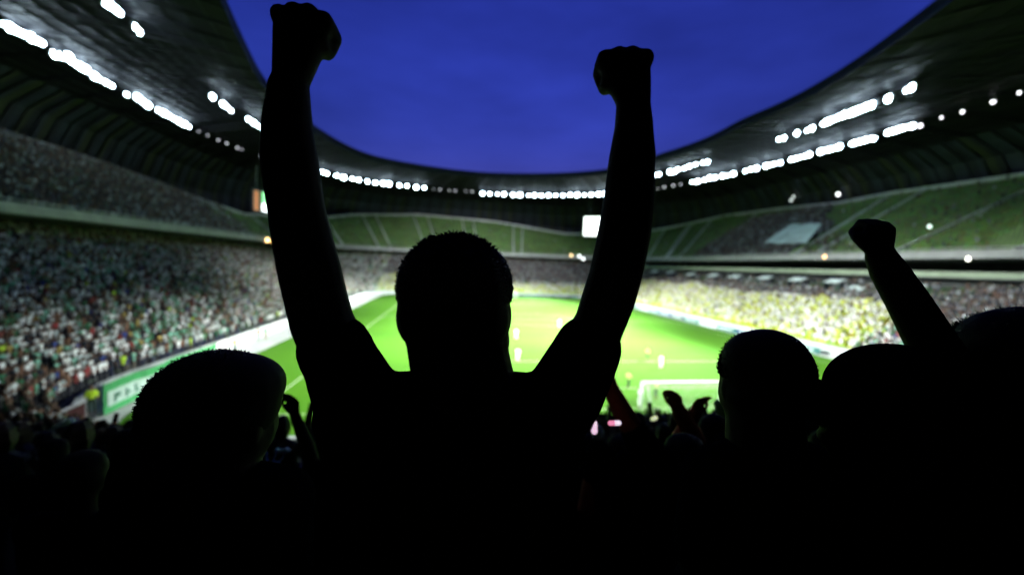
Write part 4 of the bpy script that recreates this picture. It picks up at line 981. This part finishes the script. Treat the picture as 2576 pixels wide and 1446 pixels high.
# things that glow or catch the light in the dark rows
def phone(px, py, d, w, h, label, col, em, rz=0):
    p = PX(px, py, d); e = empty('mobile_phone', p, -YAW + rz); tag(e, label, 'phone')
    mb = MB(); mb.box((0, .006, 0), (w, .01, h)); mb.build('case', M_house, e); mb = MB(); mb.box((0, -.002, 0), (w * .9, .003, h * .9)); mb.build('screen', mat('phone%s' % str(col), col, .4, emis=em, ecol=col), e)
def lightstick(px, py, d, a, b, rad, label, cols):
    p = PX(px, py, d); e = empty('light_stick', p); tag(e, label, 'light stick'); A = RT * a[0] + UPV * a[1]; B = RT * b[0] + UPV * b[1]
    mb = MB(); mb.cap(A, A.lerp(B, .5), rad[0], (rad[0] + rad[1]) / 2); mb.build('tip', mat('stk%s' % str(cols[0]), cols[0], .5, emis=cols[2], ecol=cols[0]), e, smooth=True)
    mb = MB(); mb.cap(A.lerp(B, .5), B, (rad[0] + rad[1]) / 2, rad[1]); mb.build('handle', mat('stk%s' % str(cols[1]), cols[1], .5, emis=cols[2], ecol=cols[1]), e, smooth=True)
lightstick(1497, 1075, 1.5, (.002, .022), (-.002, -.012), (.004, .012), 'small pink glowing wedge in the dark crowd right of the cheering man', [(1, .72, .9), (.9, .6, .8), 1.0])
lightstick(1546, 1063, 1.5, (.016, .002), (-.016, 0), (.009, .009), 'small pink and white glowing stick in the dark crowd', [(.95, .8, .95), (.85, .25, .42), 1.0])
lightstick(1645, 1051, 3.2, (.012, .006), (-.012, -.006), (.016, .014), 'small pale yellow glowing spot at the foot of the left goal post', [(.9, .95, .6), (.8, .9, .5), .8])
LIM = mat('green_lit_hand', (.35, .6, .2), .8)  # green light on the raised hand is put into its skin colour
reacher('person holding up a green-lit hand beside the right goal post', [(1850, 1150), (1832, 1100), (1818, 1062)], 2.3, UPV + RT * -.2, RT, Fh, curl=.5, head_px=(1920, 1150), skin=LIM, rs=(.05, .042, .03), hk=.8)
# pale things catching the light low in the dark rows
def rolled_flag(label, pts, d, rad, col, name='rolled_flag', cat='flag'):
    q = [PX(a, b, d) for a, b in pts]; e = empty(name, q[0]); tag(e, label, cat)
    mb = MB(); n = 16; P_ = []
    for i in range(n + 1):
        t = i / n * (len(q) - 1); j = min(int(t), len(q) - 2); P_.append(q[j].lerp(q[j + 1], t - j) - q[0] + Vector((0, 0, .01 * math.sin(i * 1.9))))
    mb.tube(P_, [rad * (.7 + .4 * abs(math.sin(i * 1.3))) for i in range(n + 1)], 9); mb.build('cloth', mat('cl%s' % str(col), col, .8), e, smooth=True)
    mb = MB(); mb.tube([P_[0], P_[0] - UPV * .5], rad * .3, 6); mb.build('stick', M_house, e)
rolled_flag('rolled pale cloth held up in the dark rows at lower left', [(128, 1088), (148, 1072), (180, 1055)], 6.5, .05, (.65, .72, .68))
rolled_flag('thin white folded paper held up between the bushy head and the cheering man', [(690, 1134), (728, 1131)], 2.4, .012, (.7, .75, .78), 'paper', 'paper')
rolled_flag('thin rust coloured pole leaning in the rows under the green banner', [(262, 1106), (290, 1062)], 7.5, .02, (.35, .10, .05), 'pole', 'pole')
BLU = mat('blue_lit_hand', (.16, .26, .75), .8, .2, 20)  # bare hand in bluish light, the blue put into its colour
reacher('person holding up a blue-lit open hand low between the bushy head and the cheering man', [(690, 1330), (682, 1270), (676, 1222)], 1.9, UPV, RT, Fh, curl=.12, spread=1.3, head_px=(620, 1330), skin=BLU, rs=(.05, .04, .03), sleeve=.9, hk=.9)
BLS = mat('blue_jersey', (.10, .16, .42), .8, .2, 20)
reacher('person in a blue jersey at the right edge below the person with the raised fist', [(2660, 1150), (2640, 1230), (2625, 1330)], 1.35, UPV * -1, RT, Fh, curl=.4, head_px=(2760, 1080), rs=(.06, .05, .03), sleeve=.9, shirt=BLS)
# stewards and players
def fig(label, group, pos, face, shirt, shorts, skin=(.30, .17, .11), run=0., k=1., name='football_player', cat='player', armup=False, sleeve=.4, legs_long=False):
    f = Vector((math.cos(face), math.sin(face), 0)); s = f.cross(UPV); b = Vector((pos[0], pos[1], 0.0)); z = pos[2] if len(pos) > 2 else 0
    g = lambda a, b_, c: Vector((0, 0, z)) + b + s * a * k + f * b_ * k + UPV * c * k
    legs = [(g(-.09, 0, .92), g(-.11, .08 + run * .22, .50), g(-.12, -.05 + run * .05, .05 + run * .12)), (g(.09, 0, .92), g(.11, .06 - run * .1, .50), g(.12, -run * .38, .05 + run * .18))]
    ar = [([(g(-.2, 0, 1.42), .052), (g(-.28, -.08 - run * .1, 1.17), .042), (g(-.24, .12, 1.02), .03)], dict(w=g(-.24, .12, 1.02), pd=f - UPV * .5, ac=s, ou=UPV * -1, curl=.6)),
          ([(g(.2, 0, 1.42), .052), (g(.28, .06, 1.17), .042), (g(.26, .2 + run * .1, 1.12), .03)], dict(w=g(.26, .2 + run * .1, 1.12), pd=f + UPV * .3, ac=s * -1, ou=f, curl=.6))]
    return person(label, g(0, .05 + .05 * run, 1.67), .088 * k, f, g(0, .02, 1.48), (g(-.18, 0, 1.42), g(.18, 0, 1.42)), ar, z, g(0, 0, .93), .13 * k, vox=.022, sleeve=sleeve, tuft=0, group=group, name=name, cat=cat,
                  skin=mat('player_skin%s' % str(skin), skin, .7), shirt=shirt, trousers=shorts, legs=legs, hairm=mat('brown_hair', (.04, .025, .015), .8))
KW = mat('white_kit', (.82, .84, .82), .7); KY = mat('pale_lime_kit', (.55, .68, .18), .7); KD = mat('dark_shorts', (.02, .04, .03), .8); KH = mat('hi_vis', (.50, .72, .03), .6)
G0 = lambda px, py: PZ(px, py, 0.012)
for lab, px, py, fc, sh, so, run in [
    ('football player in white kit far away, next to the raised right arm', 1407, 823, 1.2, KW, KW, .6),
    ('football player in white kit standing on the grass just right of the cheering head', 1302, 908, 4.4, KW, KW, .3),
    ('football player in white kit half hidden behind the ear of the cheering man', 1298, 852, 2., KW, KW, .5),
    ('tall looking football player in white kit above the left goal post', 1662, 926, 4.9, KW, KW, .1),
    ('football player in pale lime shirt and dark shorts, above the goal', 1628, 906, 3.5, KY, KD, .5),
    ('football player in pale lime shirt and dark shorts left of the goal', 1580, 975, .4, KY, KD, .3),
    ('goalkeeper in white kit standing right at the left goal post', 1610, 1022, 1.8, KW, KW, .1),
    ('football player in pale shirt seen through the net of the near goal', 1650, 1000, 2.4, KY, KD, .2)]:
    p = G0(px, py); fig(lab, 'players on the pitch', (p[0], p[1]), fc, sh, so, run=run)
p = G0(787, 1150); fig('person in a lime bib with dark shorts on the grass between two silhouettes', None, (p[0], p[1] + 1.0), 1., KY, KD, cat='player')
def steward(px, py, z, lab, fc=1.2, k=1.):
    p = PZ(px, py, z + 1.35); fig(lab, None, (p[0], p[1], z), fc, KH, KD, name='steward', cat='steward', sleeve=.9, k=k)
steward(230, 990, .95, 'steward in a yellow high-visibility jacket at the end of the green banner', 5.5, 1.1)
steward(590, 856, 0, 'steward in a yellow jacket on the track above the bushy head', 5.8)
for (px, py, lab, sh, so) in [(648, 838, 'person in a red top and dark trousers walking on the track by the left boards', mat('red_top', (.45, .06, .04), .8), KD), (668, 836, 'person in a mint green top standing on the track by the left boards', mat('mint_top', (.25, .55, .32), .8), mat('tan_trousers', (.35, .25, .16), .8)), (632, 822, 'person in a grey top near the far boards of the left track', mat('grey_top', (.2, .24, .26), .8), KD)]:
    p = G0(px, py + 16); fig(lab, None, (p[0], p[1]), 5., sh, so, name='person', cat='person')
